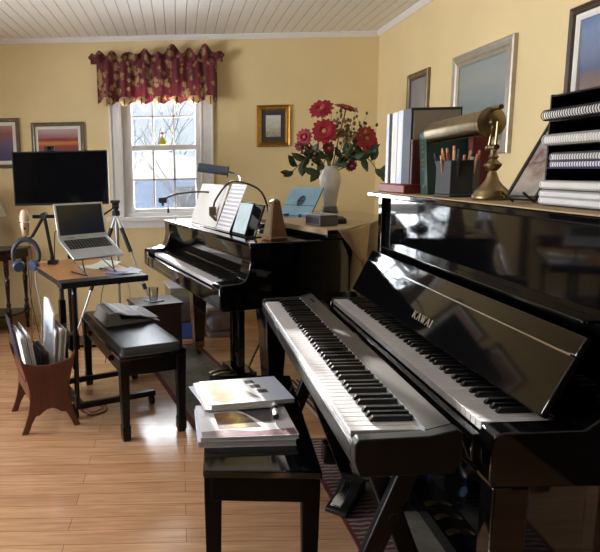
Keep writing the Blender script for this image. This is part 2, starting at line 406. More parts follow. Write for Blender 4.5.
m = MB(); m.bx(.815, .86, ya+.06, yb-.10, .948, .956); m.build('music_shelf', EBONY, U, bevel=.002)
m = MB(); m.bx(.90, .92, ya+.04, yb-.04, .08, .63); m.build('lower_panel', EBONY, U, bevel=.002)
m = MB(); m.bx(1.185, 1.2, ya+.04, yb-.04, .05, 1.14); m.build('back_board', MATTE, U)
m = MB(); m.bx(.62, .90, ya+.058, yb-.058, .625, .70); m.bx(.604, .624, ya+.058, yb-.058, .655, .716); kb = m.build('key_bed', EBONY, U, bevel=.003)
m = MB(); m.bx(.775, .86, 1.19, 2.425, .70, .752); kbd = m.build('keyboard', EBONY, U)
m = MB(); m.bx(.768, .776, 1.19, 2.425, .735, .7425); m.build('felt_strip', pbr('dark_red_felt', (52, 18, 20), rough=.95), kbd)
keys(kbd, .6255-.9, 2.42-1.81, .74)
ang = R(26)
fb = MB()
FM = Matrix.Translation((.726, 1.835, .764)) @ Matrix.Rotation(ang, 4, 'Y')
fb.bx(0, .016, -.675, .675, 0, .138, FM); fb.bx(0, .016, -.675, .675, .139, .185, FM)
fall = fb.build('fallboard', EBONY, U, bevel=.003)
m = MB(); m.bx(-.0012, .001, -.66, .66, .1365, .1405, FM); m.build('hinge', CHROME, fall)
# maker's lettering, serif capitals
def letters(word, height, adv, M, depth=.0008):
    G = {'K': [((0, 0), (0, 1), .2), ((.75, 1), (.1, .42), .1), ((.3, .6), (.85, 0), .2)],
         'A': [((.42, 1), (0, 0), .09), ((.42, 1), (.85, 0), .2), ((.17, .33), (.66, .33), .08)],
         'W': [((0, 1), (.3, 0), .18), ((.3, 0), (.55, .95), .08), ((.55, .95), (.82, 0), .18), ((.82, 0), (1.1, 1), .08)],
         'I': [((.1, 0), (.1, 1), .2)]}
    SER = {'K': ((0, 0), (0, 1), (.78, 1), (.85, 0)), 'A': ((0, 0), (.85, 0)), 'W': ((0, 1), (.55, .98), (1.1, 1)), 'I': ((.1, 0), (.1, 1))}
    m = MB(); x = 0
    for ch in word:
        for (a, b, w) in G[ch]:
            a = Vector((x+a[0]*height, a[1]*height)); b = Vector((x+b[0]*height, b[1]*height)); w *= height
            n = Vector((1, 0)) if abs((b-a).x) < 1e-6 else Vector((1, 0))
            P = [a-n*w/2, a+n*w/2, b+n*w/2, b-n*w/2] if abs((b-a).y) > 1e-6 else [a+Vector((0, -w/2)), a+Vector((0, w/2)), b+Vector((0, w/2)), b+Vector((0, -w/2))]
            m.prism([(p.x, p.y) for p in P], 'z', 0, depth, M)
        for s in SER[ch]:
            cx, cy = x+s[0]*height, s[1]*height
            sg = .05*height if s[1] < .5 else -.05*height
            m.prism([(cx-.2*height, cy), (cx+.2*height, cy), (cx+.2*height, cy+sg), (cx-.2*height, cy+sg)], 'z', 0, depth, M)
        x += adv[ch]*height
    return m, x
ADV = {'K': 1.35, 'A': 1.3, 'W': 1.6, 'I': .6}
H = .0235; tw = (1.35+1.3+1.6+1.3+.3)*H
BASIS = Matrix(((0, sin(ang), -cos(ang), 0), (-1, 0, 0, 0), (0, cos(ang), sin(ang), 0), (0, 0, 0, 1)))
LM = Matrix.Translation((.726+.034*sin(ang)-.0002, 1.815+tw/2, .764+.034*cos(ang))) @ BASIS
m, _ = letters('KAWAI', H, ADV, LM); m.build('lettering', pbr('brass_inlay', (214, 204, 176), rough=.3, metal=.6), fall)
for y in (1.985, 1.90, 1.81):
    m = MB(); m.loft([[(x, y-w, z-h), (x, y+w, z-h), (x, y+w, z+h), (x, y-w, z+h)] for x, w, z, h in ((.92, .008, .075, .005), (.895, .009, .085, .006), (.875, .013, .083, .007), (.845, .013, .070, .006))])
    m.build('pedal', BRASS, U, bevel=.004)
m = MB(); m.bx(.845, 1.2, ya+.04, yb-.04, .03, .08); m.build('bottom_rail', EBONY, U)

# ---- digital piano on a folding X stand, in front of the upright
D = thing('digital_piano', 'slim black digital piano on a folding stand in front of the upright', 'piano', (.44, 1.77, .74))
y0, y1 = 1.105, 2.435
m = MB()
m.prism([(.345, .668), (.334, .70), (.333, .722), (.338, .728), (.488, .728), (.488, .742), (.534, .758), (.543, .752), (.543, .70), (.53, .672)], 'y', y0+.03, y1-.03)
m.build('body', DARKP, D, bevel=.002)
for a, b in ((y0, y0+.03), (y1-.03, y1)):
    m = MB(); m.prism([(.345, .668), (.334, .70), (.333, .736), (.342, .747), (.48, .752), (.534, .765), (.545, .758), (.545, .70), (.53, .672)], 'y', a, b)
    m.build('end_block', DARKP, D, bevel=.003)
m = MB(); m.prism([(.484, .744), (.484, .753), (.534, .7655), (.537, .757)], 'y', y0+.03, y1-.03); cp = m.build('control_panel', BROWNP, D, bevel=.001)
m = MB(); m.bx(.482, .4845, y0+.03, y1-.03, .742, .7545); m.build('edge_strip', SILVER, cp)
m = MB(); m.bx(.333, .338, y0+.03, y1-.03, .728, .7345); m.build('front_strip', SILVER, D)
for k in range(3):
    m = MB(); m.lathe([(.0, 0), (.006, 0), (.006, .004), (.0, .004)], (.512, 2.33-.02*k, .7600), 12); m.build('button', DARKP, cp)
m = MB(); m.bx(.338, .488, y0+.03, y1-.03, .721, .7225); kbd2 = m.build('keyboard', MATTE, D)
keys(kbd2, .3395-.44, 2.382-1.77, .7435-.74, klen=.1435)
for y in (2.35, 2.28):
    pass
K = thing('keyboard_stand', 'black folding X-shaped stand carrying the slim digital piano', 'stand', (.455, 1.77, 0))
TUBE = pbr('black_steel_tube', (18, 18, 20), rough=.4, metal=.3)
for yy in (1.36, 2.30):
    for i, (sx, dy) in enumerate(((1, 0), (-1, .032))):
        m = MB(); c = Vector((.505, yy+dy, .43)); d = Vector((sx*.072, 0, .215)); d2 = Vector((sx*.165, 0, .42))
        a = c-d2+Vector((0, 0, .012)); b = c+d; t = (b-a).normalized(); n = Vector((t.z, 0, -t.x))*.024
        m.prism([((a-n).x, (a-n).z), ((a+n).x, (a+n).z), ((b+n).x, (b+n).z), ((b-n).x, (b-n).z)], 'y', yy+dy-.014, yy+dy+.014)
        m.build('leg', TUBE, K, bevel=.004)
    m = MB(); m.cyl((.505, yy-.018, .43), (.505, yy+.05, .43), .012); m.build('pivot', MATTE, K)
for sx in (1, -1):
    m = MB(); m.cyl((.455+sx*.085, 1.3, .657), (.455+sx*.085, 2.36, .657), .0098, n=10); m.build('support_bar', TUBE, K)
    for yy in (1.36, 2.30):
        yq = yy+(0 if sx < 0 else .032); m = MB(); m.bx(.505+sx*.165-.022, .505+sx*.165+.022, yq-.018, yq+.018, .0095, .03); m.build('rubber_foot', MATTE, K, bevel=.003)

# ---- baby grand: local x runs from the keys to the tail, bass at +y
GA = math.atan2(.281, .96)
G = thing('grand_piano', 'polished black baby grand piano under the flowers, keys facing left', 'piano', (-.169, 3.946, 0), GA)
def P3(n): return n
BASS, TREB = .12, -1.36
outline = [(.2, BASS), (1.0, BASS), (1.17, .10), (1.30, .04), (1.38, -.08), (1.405, -.22), (1.385, -.38), (1.32, -.54), (1.22, -.70), (1.09, -.85), (.96, -.98), (.84, -1.11), (.73, -1.235), (.64, -1.32), (.56, TREB), (.2, TREB)]
out2 = [outline[0]] + [(p.x, p.y) for p in smooth_path([(x, y, 0) for x, y in outline[1:-1]], 4)] + [outline[-1]]
m = MB(); m.prism(out2, 'z', .655, .945); m.build('rim', EBONY, G, bevel=.004, local=True, angle=40)
for a, b in ((BASS-.105, BASS), (TREB, TREB+.105)):
    m = MB(); m.prism([(-.03, .642), (-.045, .655), (-.045, .75), (-.036, .764), (.055, .768), (.08, .78), (.096, .81), (.106, .86), (.104, .91), (.10, .945), (.32, .945), (.32, .642)], 'y', a, b)
    m.build('arm', EBONY, G, bevel=.004, local=True)
m = MB(); m.bx(-.03, .3, TREB+.1, BASS-.1, .642, .70); m.bx(-.042, -.018, TREB+.1, BASS-.1, .655, .722); m.build('key_bed', EBONY, G, bevel=.003, local=True)
m = MB(); m.bx(.148, .3, TREB+.1, BASS-.1, .70, .752); gk = m.build('keyboard', EBONY, G, local=True)
keys(gk, 0, .003, .742)
m = MB(); m.prism([(.152, .757), (.128, .925), (.145, .925), (.172, .757)], 'y', TREB+.105, BASS-.105); gf = m.build('fallboard', EBONY, G, bevel=.003, local=True)
m = MB(); m.bx(.145, .155, TREB+.11, BASS-.11, .758, .764); m.build('hinge', CHROME, gf, local=True)
m = MB(); m.bx(.10, .30, TREB, BASS, .928, .947); m.build('front_rail', EBONY, G, bevel=.004, local=True)
def inset(pts, d): # push outward a little
    c = Vector((.75, -.5)); return [(c.x+(p[0]-c.x)*(1+d), c.y+(p[1]-c.y)*(1+d)) for p in pts]
lid = [(.47, BASS+.012)] + [(x+.012*(x > .9), y+(.012 if y > 0 else (-.012 if y < -1.3 else 0))) for x, y in out2[1:-1]] + [(.47, TREB-.012)]
m = MB(); m.prism(lid, 'z', .948, .968); m.build('lid', EBONY, G, bevel=.004, local=True, angle=40)
flap = [(.49, BASS+.01), (.88, BASS+.01), (.88, -1.07), (.80, -1.16), (.70, -1.27), (.63, -1.335), (.55, TREB-.01), (.49, TREB-.01)]
m = MB(); m.prism(flap, 'z', .969, .986); m.build('lid_flap', EBONY, G, bevel=.004, local=True)
# music desk
MDX = lambda z: .215+(z-.95)*.36
m = MB(); m.prism([(MDX(.952), .952), (MDX(1.10), 1.10), (MDX(1.10)+.012, 1.10), (MDX(.952)+.012, .952)], 'y', -1.14, -.12); m.build('music_desk', EBONY, G, bevel=.003, local=True)
m = MB(); m.bx(.165, .30, -1.16, -.10, .9475, .952); m.build('desk_shelf', EBONY, G, bevel=.002, local=True)
CASTER = BRASS
for lx, ly in ((.30, .02), (.26, -1.26), (1.16, -.2)):
    m = MB(); m.loft([[(lx-s, ly-s, z), (lx+s, ly-s, z), (lx+s, ly+s, z), (lx-s, ly+s, z)] for s, z in ((.032, .10), (.055, .52), (.062, .60), (.062, .656))])
    lg = m.build('leg', EBONY, G, bevel=.006, local=True)
    m = MB(); m.loft([[(lx-s, ly-s, z), (lx+s, ly-s, z), (lx+s, ly+s, z), (lx-s, ly+s, z)] for s, z in ((.024, .062), (.034, .075), (.034, .11))]); zc = .0395 if ly > 0 else .031; m.cyl((lx-.011, ly, zc), (lx+.011, ly, zc), .031, n=18)
    m.build('caster', CASTER, lg, bevel=.002, local=True)
lx = .33
m = MB(); m.bx(lx-.02, lx+.02, -.70, -.66, .12, .656); m.bx(lx-.02, lx+.02, -.60, -.56, .12, .656); m.build('lyre_post', EBONY, G, bevel=.004, local=True)
m = MB(); m.bx(lx-.05, lx+.07, -.76, -.50, .06, .12); ly = m.build('lyre_box', EBONY, G, bevel=.006, local=True)
for k in range(3):
    y = -.57-.06*k
    m = MB(); m.loft([[(x, y-w, z-h), (x, y+w, z-h), (x, y+w, z+h), (x, y-w, z+h)] for x, w, z, h in ((lx-.04, .008, .085, .005), (lx-.10, .009, .088, .005), (lx-.13, .014, .084, .006), (lx-.16, .013, .074, .005))])
    m.build('pedal', BRASS, ly, bevel=.003, local=True)
m = MB(); m.cyl((lx+.05, -.66, .1), (lx+.34, -.64, .65), .006, n=8); m.build('brace_rod', BRASS, G, local=True)
def gw(t, s, z): return G_M @ Vector((t, -s, z))
G_M = WM[G.name]
# ------------------------------------------------------------------ benches
def spade_leg(m, cx, cy, M, h, s0=.024, s1=.018):
    def ring(s, z): return [M @ Vector((cx+a*s, cy+b*s, z)) for a, b in ((-1, -1), (1, -1), (1, 1), (-1, 1))]
    m.loft([ring(s, z) for s, z in ((.017, 0), (.021, .02), (.022, .075), (.018, .08), (s1, .085), (s0, h))])
BA = math.atan2(.293, 2.0)   # placeholder angle, replaced below
ba = R(20.5)
PB = thing('piano_bench', 'black padded piano bench before the baby grand, a thick open book on its seat', 'bench', (-.292, 3.165, 0), ba)
M0 = Matrix.Identity(4)
hx, hy = .16, .435
for sx in (-1, 1):
    for sy in (-1, 1):
        m = MB(); spade_leg(m, sx*(hx-.018), sy*(hy-.018), M0, .40); m.build('leg', SATIN, PB, bevel=.003, local=True)
m = MB()
for x in (-hx+.01, hx-.03): m.bx(x, x+.02, -hy+.03, hy-.03, .32, .402)
for y in (-hy+.01, hy-.03): m.bx(-hx+.03, hx-.03, y, y+.02, .32, .402)
m.build('apron', SATIN, PB, bevel=.003, local=True)
m = MB(); m.bx(-hx-.008, hx+.008, -hy-.008, hy+.008, .402, .424); m.build('seat_board', EBONY, PB, bevel=.006, local=True)
LEATH = pbr('black_vinyl', (14, 15, 20), rough=.3, var=.1, scale=60, bump=.25, bscale=300)
m = MB(); m.grid(lambda u, v: ((u-.5)*2*hx, (v-.5)*2*hy, .424+.032*min(1, (min(u, 1-u)*2*hx/.014))**.5*min(1, (min(v, 1-v)*2*hy/.019))**.5 if 0 < u < 1 and 0 < v < 1 else .424), 24, 48)
m.build('cushion', LEATH, PB, local=True, angle=60)
for k in (-1, 1):
    m = MB(); m.cyl((-hx+.02-.03, k*.25, .365), (-hx+.012, k*.25, .365), .014, n=14); m.build('knob', EBONY, PB, local=True)

NBA = R(-4.0)
NB = thing('piano_bench', 'glossy black flat-topped bench in the foreground, magazines stacked on it', 'bench', (.232, 1.87, 0), NBA)
hx, hy = .158, .38
for sx in (-1, 1):
    for sy in (-1, 1):
        m = MB(); cx, cy = sx*(hx-.026), sy*(hy-.04)
        m.loft([[(cx+a*s, cy+b*s, z) for a, b in ((-1, -1), (1, -1), (1, 1), (-1, 1))] for s, z in ((.017, 0), (.024, .40), (.024, .455))])
        m.build('leg', DULL, NB, bevel=.003, local=True)
m = MB()
for x in (-hx+.006, hx-.026): m.bx(x, x+.02, -hy+.02, hy-.02, .385, .458)
for y in (-hy+.014, hy-.034): m.bx(-hx+.02, hx-.02, y, y+.02, .385, .458)
m.build('apron', DULL, NB, bevel=.003, local=True)
m = MB(); m.bx(-hx, hx, -hy, hy, .459, .482); m.build('lid', EBONY, NB, bevel=.004, local=True)

# ---- reading matter on the near bench
def mag(label, loc, rz, w, d, h, cover, extras=(), group=None, spinecol=None):
    t = thing('magazine', label, 'magazine', loc, rz, group)
    m = MB(); m.bx(-w/2+.002, w/2-.002, -d/2+.002, d/2-.002, .0008, h-.0008); m.build('pages', PAPER, t, local=True)
    m = MB()
    for z in (0, h-.0006): m.bx(-w/2, w/2, -d/2, d/2, z, z+.0007)
    m.bx(-w/2, -w/2+.001, -d/2, d/2, 0, h); m.build('cover', cover, t, local=True)
    for nm, poly, mt in extras:
        m = MB(); m.prism(poly, 'z', h, h+.0006); m.build(nm, mt, t, local=True)
    return t
CB = ramp_mat('printed_cover_grey', [(0, (206, 205, 208)), (.5, (222, 221, 222)), (1, (188, 192, 204))], 'Y', -.12, .12, rough=.3, noise=.12, nscale=9)
C2 = ramp_mat('printed_cover_white', [(0, (214, 212, 208)), (.55, (226, 226, 228)), (1, (200, 208, 226))], 'X', -.12, .12, rough=.3, noise=.2, nscale=7)
PH1 = ramp_mat('printed_photo_warm', [(0, (60, 40, 34)), (.4, (150, 108, 60)), (.6, (196, 170, 110)), (1, (90, 70, 60))], 'X', -.1, .02, rough=.3, noise=.5, nscale=22)
PH2 = ramp_mat('printed_photo_cup', [(0, (150, 128, 96)), (.35, (196, 180, 150)), (.6, (236, 234, 228)), (1, (112, 108, 104))], 'X', -.13, .03, rough=.25, noise=.35, nscale=16)
DKP = pbr('printed_dark', (64, 62, 66), rough=.3, var=.3, scale=60)
MAU = pbr('printed_mauve', (128, 98, 104), rough=.3, var=.35, scale=35)
z = .4825
mag('thick pale magazine lying lowest on the near bench, its spine nearest the front', (.180, 1.755, z), R(1), .285, .245, .018, PAPERB)
mag('magazine with a warm food photo and mauve band, just above the lowest one', (.186, 1.757, z+.0185), R(2), .286, .242, .012, CB,
    (('cover_photo', [(-.085, -.062), (.045, -.058), (.01, .03), (-.02, .06), (-.09, .05)], PH1), ('cover_band', [(-.138, -.116), (.138, -.116), (.138, -.072), (.02, -.088), (-.06, -.07), (-.138, -.082)], MAU),
     ('cover_panel', [(-.03, .1), (.02, .03), (.055, -.03), (.09, -.03), (.1, .1)], DKP)))
mag('white leaflet sticking out on the left from under the top magazine', (.155, 1.955, z+.031), R(14), .22, .24, .003, PAPERB)
mag('pale booklet fanned out between the leaflet and the top magazine', (.165, 1.95, z+.0345), R(7), .23, .25, .006, PAPER)
mag('topmost magazine, white cover with a silver cup photo and three small dark pictures', (.208, 1.945, z+.041), R(9), .275, .22, .014, C2,
    (('cover_photo', [(-.125, -.075), (-.09, -.095), (-.02, -.06), (.03, -.08), (.012, -.03), (-.01, .02), (-.06, .085), (-.12, .09)], PH2),
     ('cover_picture', [(.018, .055), (.05, .055), (.05, .085), (.018, .085)], DKP), ('cover_picture', [(.026, .01), (.06, .01), (.06, .04), (.026, .04)], DKP), ('cover_picture', [(.038, -.038), (.072, -.038), (.072, -.008), (.038, -.008)], DKP)))
t = thing('glue_stick', 'small black and white tube lying on the lower magazine, right side', 'tube', (.288, 1.80, z+.0315+.0095), R(84))
m = MB(); m.cyl((-.055, 0, 0), (.022, 0, 0), .009, n=14); m.build('barrel', MATTE, t, local=True)
m = MB(); m.cyl((.022, 0, 0), (.05, 0, 0), .0085, n=14); m.build('cap', PAPER, t, local=True)
m = MB(); m.cyl((-.04, 0, 0), (-.005, 0, 0), .0093, n=14); m.build('band', PAPER, t, local=True)

# ---- open book on the padded bench
OB = thing('open_book', 'thick grey open songbook lying on the padded bench seat', 'book', (-.335, 3.30, .459), ba)
m = MB()
m.loft([[(-.115, -.15, 0), (.145, -.12, 0), (.145, .16, 0), (-.115, .16, 0)], [(-.10, -.135, .03), (.12, -.12, .014), (.12, .155, .014), (-.10, .155, .03)]])
m.loft([[(-.13, -.15, 0), (-.03, -.15, 0), (-.03, .16, 0), (-.13, .16, 0)], [(-.105, -.13, .062), (-.055, -.13, .066), (-.055, .15, .066), (-.105, .15, .062)]])
m.build('page_block', GREYP, OB, local=True, bevel=.002)
m = MB(); m.grid(lambda u, v: (-.075+.245*u, -.14+.30*v+.012*sin(u*9)*(1-v), .068-.05*u**1.2+.004*sin(u*14+v*2)), 20, 6); m.build('page', SHEET, OB, local=True, norm=False)
m = MB(); m.grid(lambda u, v: (-.075+.25*u, -.142+.006*sin(u*17+1)+.304*v, .062-.056*u**1.2+.003*sin(u*12)), 20, 6); m.build('page', PAPERB, OB, local=True, norm=False)

# ------------------------------------------------------------------ magazine rack
RA = R(24)
MR = thing('magazine_rack', 'carved reddish wooden magazine rack standing on the floor at the left', 'rack', (-.745, 3.04, 0), RA)
half = [(.115, .36), (.128, .385), (.137, .40), (.135, .375), (.125, .33), (.108, .27), (.098, .22), (.10, .16), (.112, .10), (.128, .05), (.148, 0), (.115, 0), (.095, .05), (.075, .085), (.055, .088), (.04, .10), (.02, .112), (0, .116)]
full = [(0, .338)]+[(.03, .34), (.06, .345), (.085, .352)]+half
poly = full + [(-x, z_) for x, z_ in full[::-1] if x > 0]
for yy in (-.20, .13):
    m = MB(); m.prism(poly, 'y', yy, yy+.018); m.build('end_panel', RACKW, MR, bevel=.002, local=True, angle=25)
m = MB(); m.bx(-.085, .085, -.185, .135, .135, .15); m.build('bottom_board', RACKW, MR, local=True)
for sx in (-1, 1):
    for zz in (.20, .30):
        m = MB(); x = sx*(.094 if zz < .25 else .108); m.bx(x-.006, x+.006, -.185, .135, zz-.03, zz+.03); m.build('side_slat', RACKW, MR, local=True)
rnd = random.Random(3)
cols = [PAPERB, PAPER, PAPERB, GREYP, PAPERB, PAPER, MATTE, pbr('brown_folder', (70, 52, 44), rough=.6), MATTE, pbr('taupe_folder', (120, 104, 92), rough=.6), PAPERB, PAPER, GREYP, PAPERB, PAPER]
nm = ['blue-white music magazine', 'white music magazine', 'blue-white thin magazine', 'grey stapled booklet', 'pale music magazine', 'white pamphlet', 'black folder', 'brown folder', 'thin black booklet', 'taupe folder', 'blue-white music book', 'white stapled score', 'grey score', 'pale magazine', 'outermost white magazine']
ordn = ['first', 'second', 'third', 'fourth', 'fifth', 'sixth', 'seventh', 'eighth', 'ninth', 'tenth', 'eleventh', 'twelfth', 'thirteenth', 'fourteenth', 'last']
RM = WM[MR.name]
for i in range(15):
    x = -.068+.0088*i+(.014 if i > 10 else 0)
    lean = (-.15 if i < 6 else (.0 if i < 10 else .11))
    hgt = (.34+rnd.uniform(-.015, .02)) if (i < 6 or i > 9) else .235+rnd.uniform(-.01, .02)
    loc = RM @ Vector((x, 0, .152))
    t = thing('magazine', '%s, %s from the left in the wooden rack' % (nm[i], ordn[i]), 'magazine', loc, RA, 'papers in the magazine rack')
    MM = Matrix.Rotation(lean, 4, 'Y')
    m = MB(); m.bx(-.0028, .0028, -.15+rnd.uniform(-.015, .01), .085+rnd.uniform(-.02, .03), 0, hgt, MM); m.build('pages', cols[i], t, local=True)
    m = MB()
    for s in (-1, 1): m.bx(s*.0030-.0004, s*.0030+.0004, -.155, .10, .002, hgt-.004, MM)
    m.build('cover', PAPER if cols[i] in (PAPERB, GREYP) else cols[i], t, local=True)
t = thing('paper_folder', 'tall white folder leaning up out of the middle of the wooden rack', 'folder', RM @ Vector((.0335, .0, .152)), RA)
MM = Matrix.Rotation(.06, 4, 'Y'); m = MB(); m.prism([(-.12, 0), (.11, 0), (.11, .47), (.02, .48), (-.12, .42)], 'x', -.004, .004, MM); m.build('sheet', PAPER, t, local=True)
m = MB(); m.prism([(-.118, 0), (.108, 0), (.108, .45), (-.118, .405)], 'x', -.006, -.0043, MM); m.build('cover', PAPERB, t, local=True)
t = thing('paper_folder', 'dark blue folder standing up at the left end of the wooden rack', 'folder', RM @ Vector((-.079, .03, .152)), RA)
MM = Matrix.Rotation(-.165, 4, 'Y'); m = MB(); m.bx(-.003, .003, -.05, .1, 0, .40, MM); m.build('cover', pbr('navy_card', (38, 44, 66), rough=.5), t, local=True)

# ------------------------------------------------------------------ overbed table with the laptop
A = Vector((-.57, 2.84)); ex = Vector((cos(R(25)), sin(R(25)))); ey = Vector((-ex.y, ex.x))
W_, D_ = .44, .80
TC = A+ex*W_/2+ey*D_/2
OT = thing('overbed_table', 'wood topped rolling overbed table with black edge and legs, laptop on it', 'table', (TC.x, TC.y, 0), R(25))
TM = WM[OT.name]
m = MB(); m.bx(-W_/2, W_/2, -D_/2+.09, D_/2, .732, .752); m.build('top', OAKTAN, OT, bevel=.004, local=True)
m = MB(); m.bx(-W_/2-.006, W_/2+.006, -D_/2, -D_/2+.09, .722, .753); m.bx(-W_/2-.006, -W_/2, -D_/2+.09, D_/2, .728, .753); m.bx(W_/2, W_/2+.006, -D_/2+.09, D_/2, .728, .753); m.build('edge_band', DARKP, OT, bevel=.004, local=True)
cx = -.10
m = MB(); m.bx(cx-.013, cx+.013, .112, .138, .56, .732); m.build('inner_post', CHROME, OT, bevel=.003, local=True)
m = MB(); m.bx(cx-.018, cx+.018, .107, .143, .07, .56); m.build('outer_post', SATIN, OT, bevel=.003, local=True)
m = MB(); m.tube(smooth_path([(-.14, -.30, .73), (-.15, -.34, .69), (-.15, -.335, .60), (-.15, -.30, .08)], 5), .013, 10); m.build('leg', SATIN, OT, local=True)
m = MB(); m.tube(smooth_path([(.0, .30, .73), (.0, .33, .68), (.0, .30, .08)], 5), .013, 10); m.build('leg', SATIN, OT, local=True)
for yb_ in (-.26, .14):
    m = MB(); m.bx(-.17, .30, yb_-.014, yb_+.014, .05, .08); bar = m.build('base_bar', SATIN, OT, bevel=.003, local=True)
    for xx in (-.15, .28):
        m = MB(); m.cyl((xx-.01, yb_, .025), (xx+.01, yb_, .025), .025, n=14); m.build('caster', MATTE, bar, local=True)
m = MB(); m.bx(-.14, -.10, -.26, .14, .05, .075); m.build('base_rail', SATIN, OT, local=True)
m = MB(); m.cyl((-.15, -.25, .42), (-.10, .10, .42), .012, n=10); m.bx(-.17, -.12, -.29, -.23, .38, .46); m.build('clamp', SATIN, OT, local=True)

# laptop on a wire riser
la = R(36)
LP = thing('laptop', 'open silver laptop with a dark screen, raised on a wire riser', 'laptop', (-.475, 3.15, .0), la)
th = R(27)     # slope of the keyboard deck
z0 = .835
DM = Matrix.Translation((0, -.095, z0)) @ Matrix.Rotation(th, 4, 'X')
wl, dl = .29, .195
m = MB(); m.bx(-wl/2, wl/2, 0, dl, 0, .013, DM); base = m.build('base', SILVER, LP, bevel=.003, local=True)
m = MB(); 
for r_ in range(6):
    n_ = 14
    for k in range(n_):
        x = -wl/2+.02+(wl-.04)/n_*k; m.bx(x, x+(wl-.04)/n_-.0025, .088+.0148*r_, .088+.0148*r_+.0122, .0132, .0142, DM)
m.build('keyboard', MATTE, base, local=True)
m = MB(); m.bx(-.045, .045, .015, .076, .0131, .0134, DM); m.build('trackpad', pbr('trackpad_grey', (176, 180, 188), rough=.3), base, local=True)
hg = DM @ Vector((0, dl, .012))
SM = Matrix.Translation(hg) @ Matrix.Rotation(R(-13), 4, 'X')
m = MB(); m.bx(-wl/2, wl/2, -.003, .004, .002, .185, SM); scr = m.build('screen_lid', SILVER, LP, bevel=.003, local=True)
SCREEN = pbr('dark_glossy_screen', (9, 10, 13), rough=.12, var=.1)
m = MB(); m.bx(-wl/2+.012, wl/2-.012, -.0042, -.0028, .016, .175, SM); m.build('screen', SCREEN, scr, local=True)
LS = thing('laptop_riser', 'thin black wire riser holding the laptop above the rolling table', 'laptop stand', (-.475, 3.15, .753), la)
for sx in (-1, 1):
    b0 = DM @ Vector((0, .03, -.006)); b1 = DM @ Vector((0, .17, -.006))
    x = sx*.085
    m = MB(); m.tube([(x, b1.y-.0, .004), (x, -.10, .004), (x, b0.y, b0.z-.753)], .004, 8); m.build('side_wire', TUBE, LS, local=True)
    m = MB(); m.tube([(x, -.13, .004), (x, .03, .06), (x, b1.y, b1.z-.753)], .004, 8); m.build('brace_wire', TUBE, LS, local=True)
m = MB(); m.tube([(-.085, b0.y, b0.z-.753), (.085, b0.y, b0.z-.753)], .004, 8); m.tube([(-.085, b1.y, b1.z-.753), (.085, b1.y, b1.z-.753)], .004, 8); m.build('cross_wire', TUBE, LS, local=True)
# papers on the rolling table
def sheet(label, px, py, rz, w, d, mt, z=.7535, curl=.0, cat='paper'):
    p = TM @ Vector((px, py, z)); t = thing('paper_sheet', label, cat, p, R(25)+rz)
    m = MB(); m.grid(lambda u, v: ((u-.5)*w, (v-.5)*d, .0006+curl*max(0, u-.5)**2+.001*sin(u*7)*curl*40), 8, 3); m.build('sheet', mt, t, local=True, norm=False)
sheet('pale green crumpled note on the rolling table, behind the laptop foot', .10, .02, .5, .20, .15, pbr('pale_green_paper', (206, 214, 196), rough=.7), curl=.06)
sheet('pinkish printed slip on the right side of the rolling table', .14, -.17, .2, .13, .11, pbr('pink_printed', (212, 176, 172), rough=.6, var=.15, scale=40), z=.7555)
sheet('white paper at the right front corner of the rolling table', .165, -.255, .1, .11, .14, PAPERB, z=.757, curl=.03)
t = thing('smartphone', 'small blue-grey phone lying on the papers of the rolling table', 'phone', TM @ Vector((.10, -.27, .7535)), R(60))
m = MB(); m.bx(-.03, .03, -.055, .055, 0, .008); m.build('body', pbr('blue_grey_phone', (110, 120, 160), rough=.3), t, bevel=.003, local=True)

# scissor arm with microphone and headphones
t = thing('boom_stand', 'black folding boom arm clamped on the left of the rolling table', 'boom arm', (-.745, 3.47, .753))
m = MB(); m.bx(-.77, -.715, 3.44, 3.50, .7535, .775); m.cyl((-.745, 3.47, .775), (-.745, 3.47, .80), .014); m.build('clamp', MATTE, t, bevel=.003)
for dy in (-.014, .014):
    m = MB(); m.tube([(-.745, 3.47+dy, .79), (-.778, 3.46+dy, 1.04)], .007, 8); m.build('lower_arm', MATTE, t)
    m = MB(); m.tube([(-.778, 3.46+dy, 1.035), (-.85, 3.44+dy, .915)], .007, 8); m.build('upper_arm', MATTE, t)
m = MB(); m.cyl((-.778, 3.43, 1.035), (-.778, 3.49, 1.035), .018, n=14); m.build('joint', MATTE, t)
m = MB(); m.bx(-.845, -.70, 3.455, 3.47, 1.02, 1.04); m.build('cross_bar', MATTE, t, bevel=.002)
m = MB(); m.tube([(-.85, 3.44, .915), (-.884, 3.43, .905), (-.884, 3.43, .925)], .006, 8); m.build('mount', SATIN, t)
CHAMP = pbr('champagne_metal', (190, 166, 142), rough=.35, metal=.5, var=.05)
t = thing('microphone', 'champagne coloured desktop microphone on the end of the black boom arm', 'microphone', (-.884, 3.43, .925))
m = MB(); m.lathe([(0, 0), (.017, 0), (.021, .012), (.026, .05), (.026, .075), (0, .075)], (-.884, 3.43, .925), 20); m.build('body', CHAMP, t)
m = MB(); m.lathe([(0, .0755), (.0275, .0755), (.0275, .105), (.024, .128), (.014, .146), (0, .150)], (-.884, 3.43, .925), 20); m.build('grille', pbr('mesh_metal', (206, 184, 158), rough=.5, metal=.4, bump=.9, bscale=500), t)
m = MB(); m.lathe([(.0278, .074), (.029, .076), (.0278, .079)], (-.884, 3.43, .925), 20); m.build('ring', CHROME, t)
m = MB(); m.cyl((-.879, 3.407, .968), (-.878, 3.402, .968), .007, n=12); m.build('knob', MATTE, t)
t = thing('headphones', 'grey-blue over-ear headphones hanging from the boom arm', 'headphones', (-.884, 3.42, .76))
HPM = pbr('slate_headphone', (42, 47, 60), rough=.45)
arc = [(-.884+.075*cos(a), 3.415, .815+.09*sin(a)) for a in [R(-25+230*k/20) for k in range(21)]]
m = MB(); m.tube(arc, [.011+.004*sin(pi*k/20) for k in range(21)], 10); m.build('headband', HPM, t)
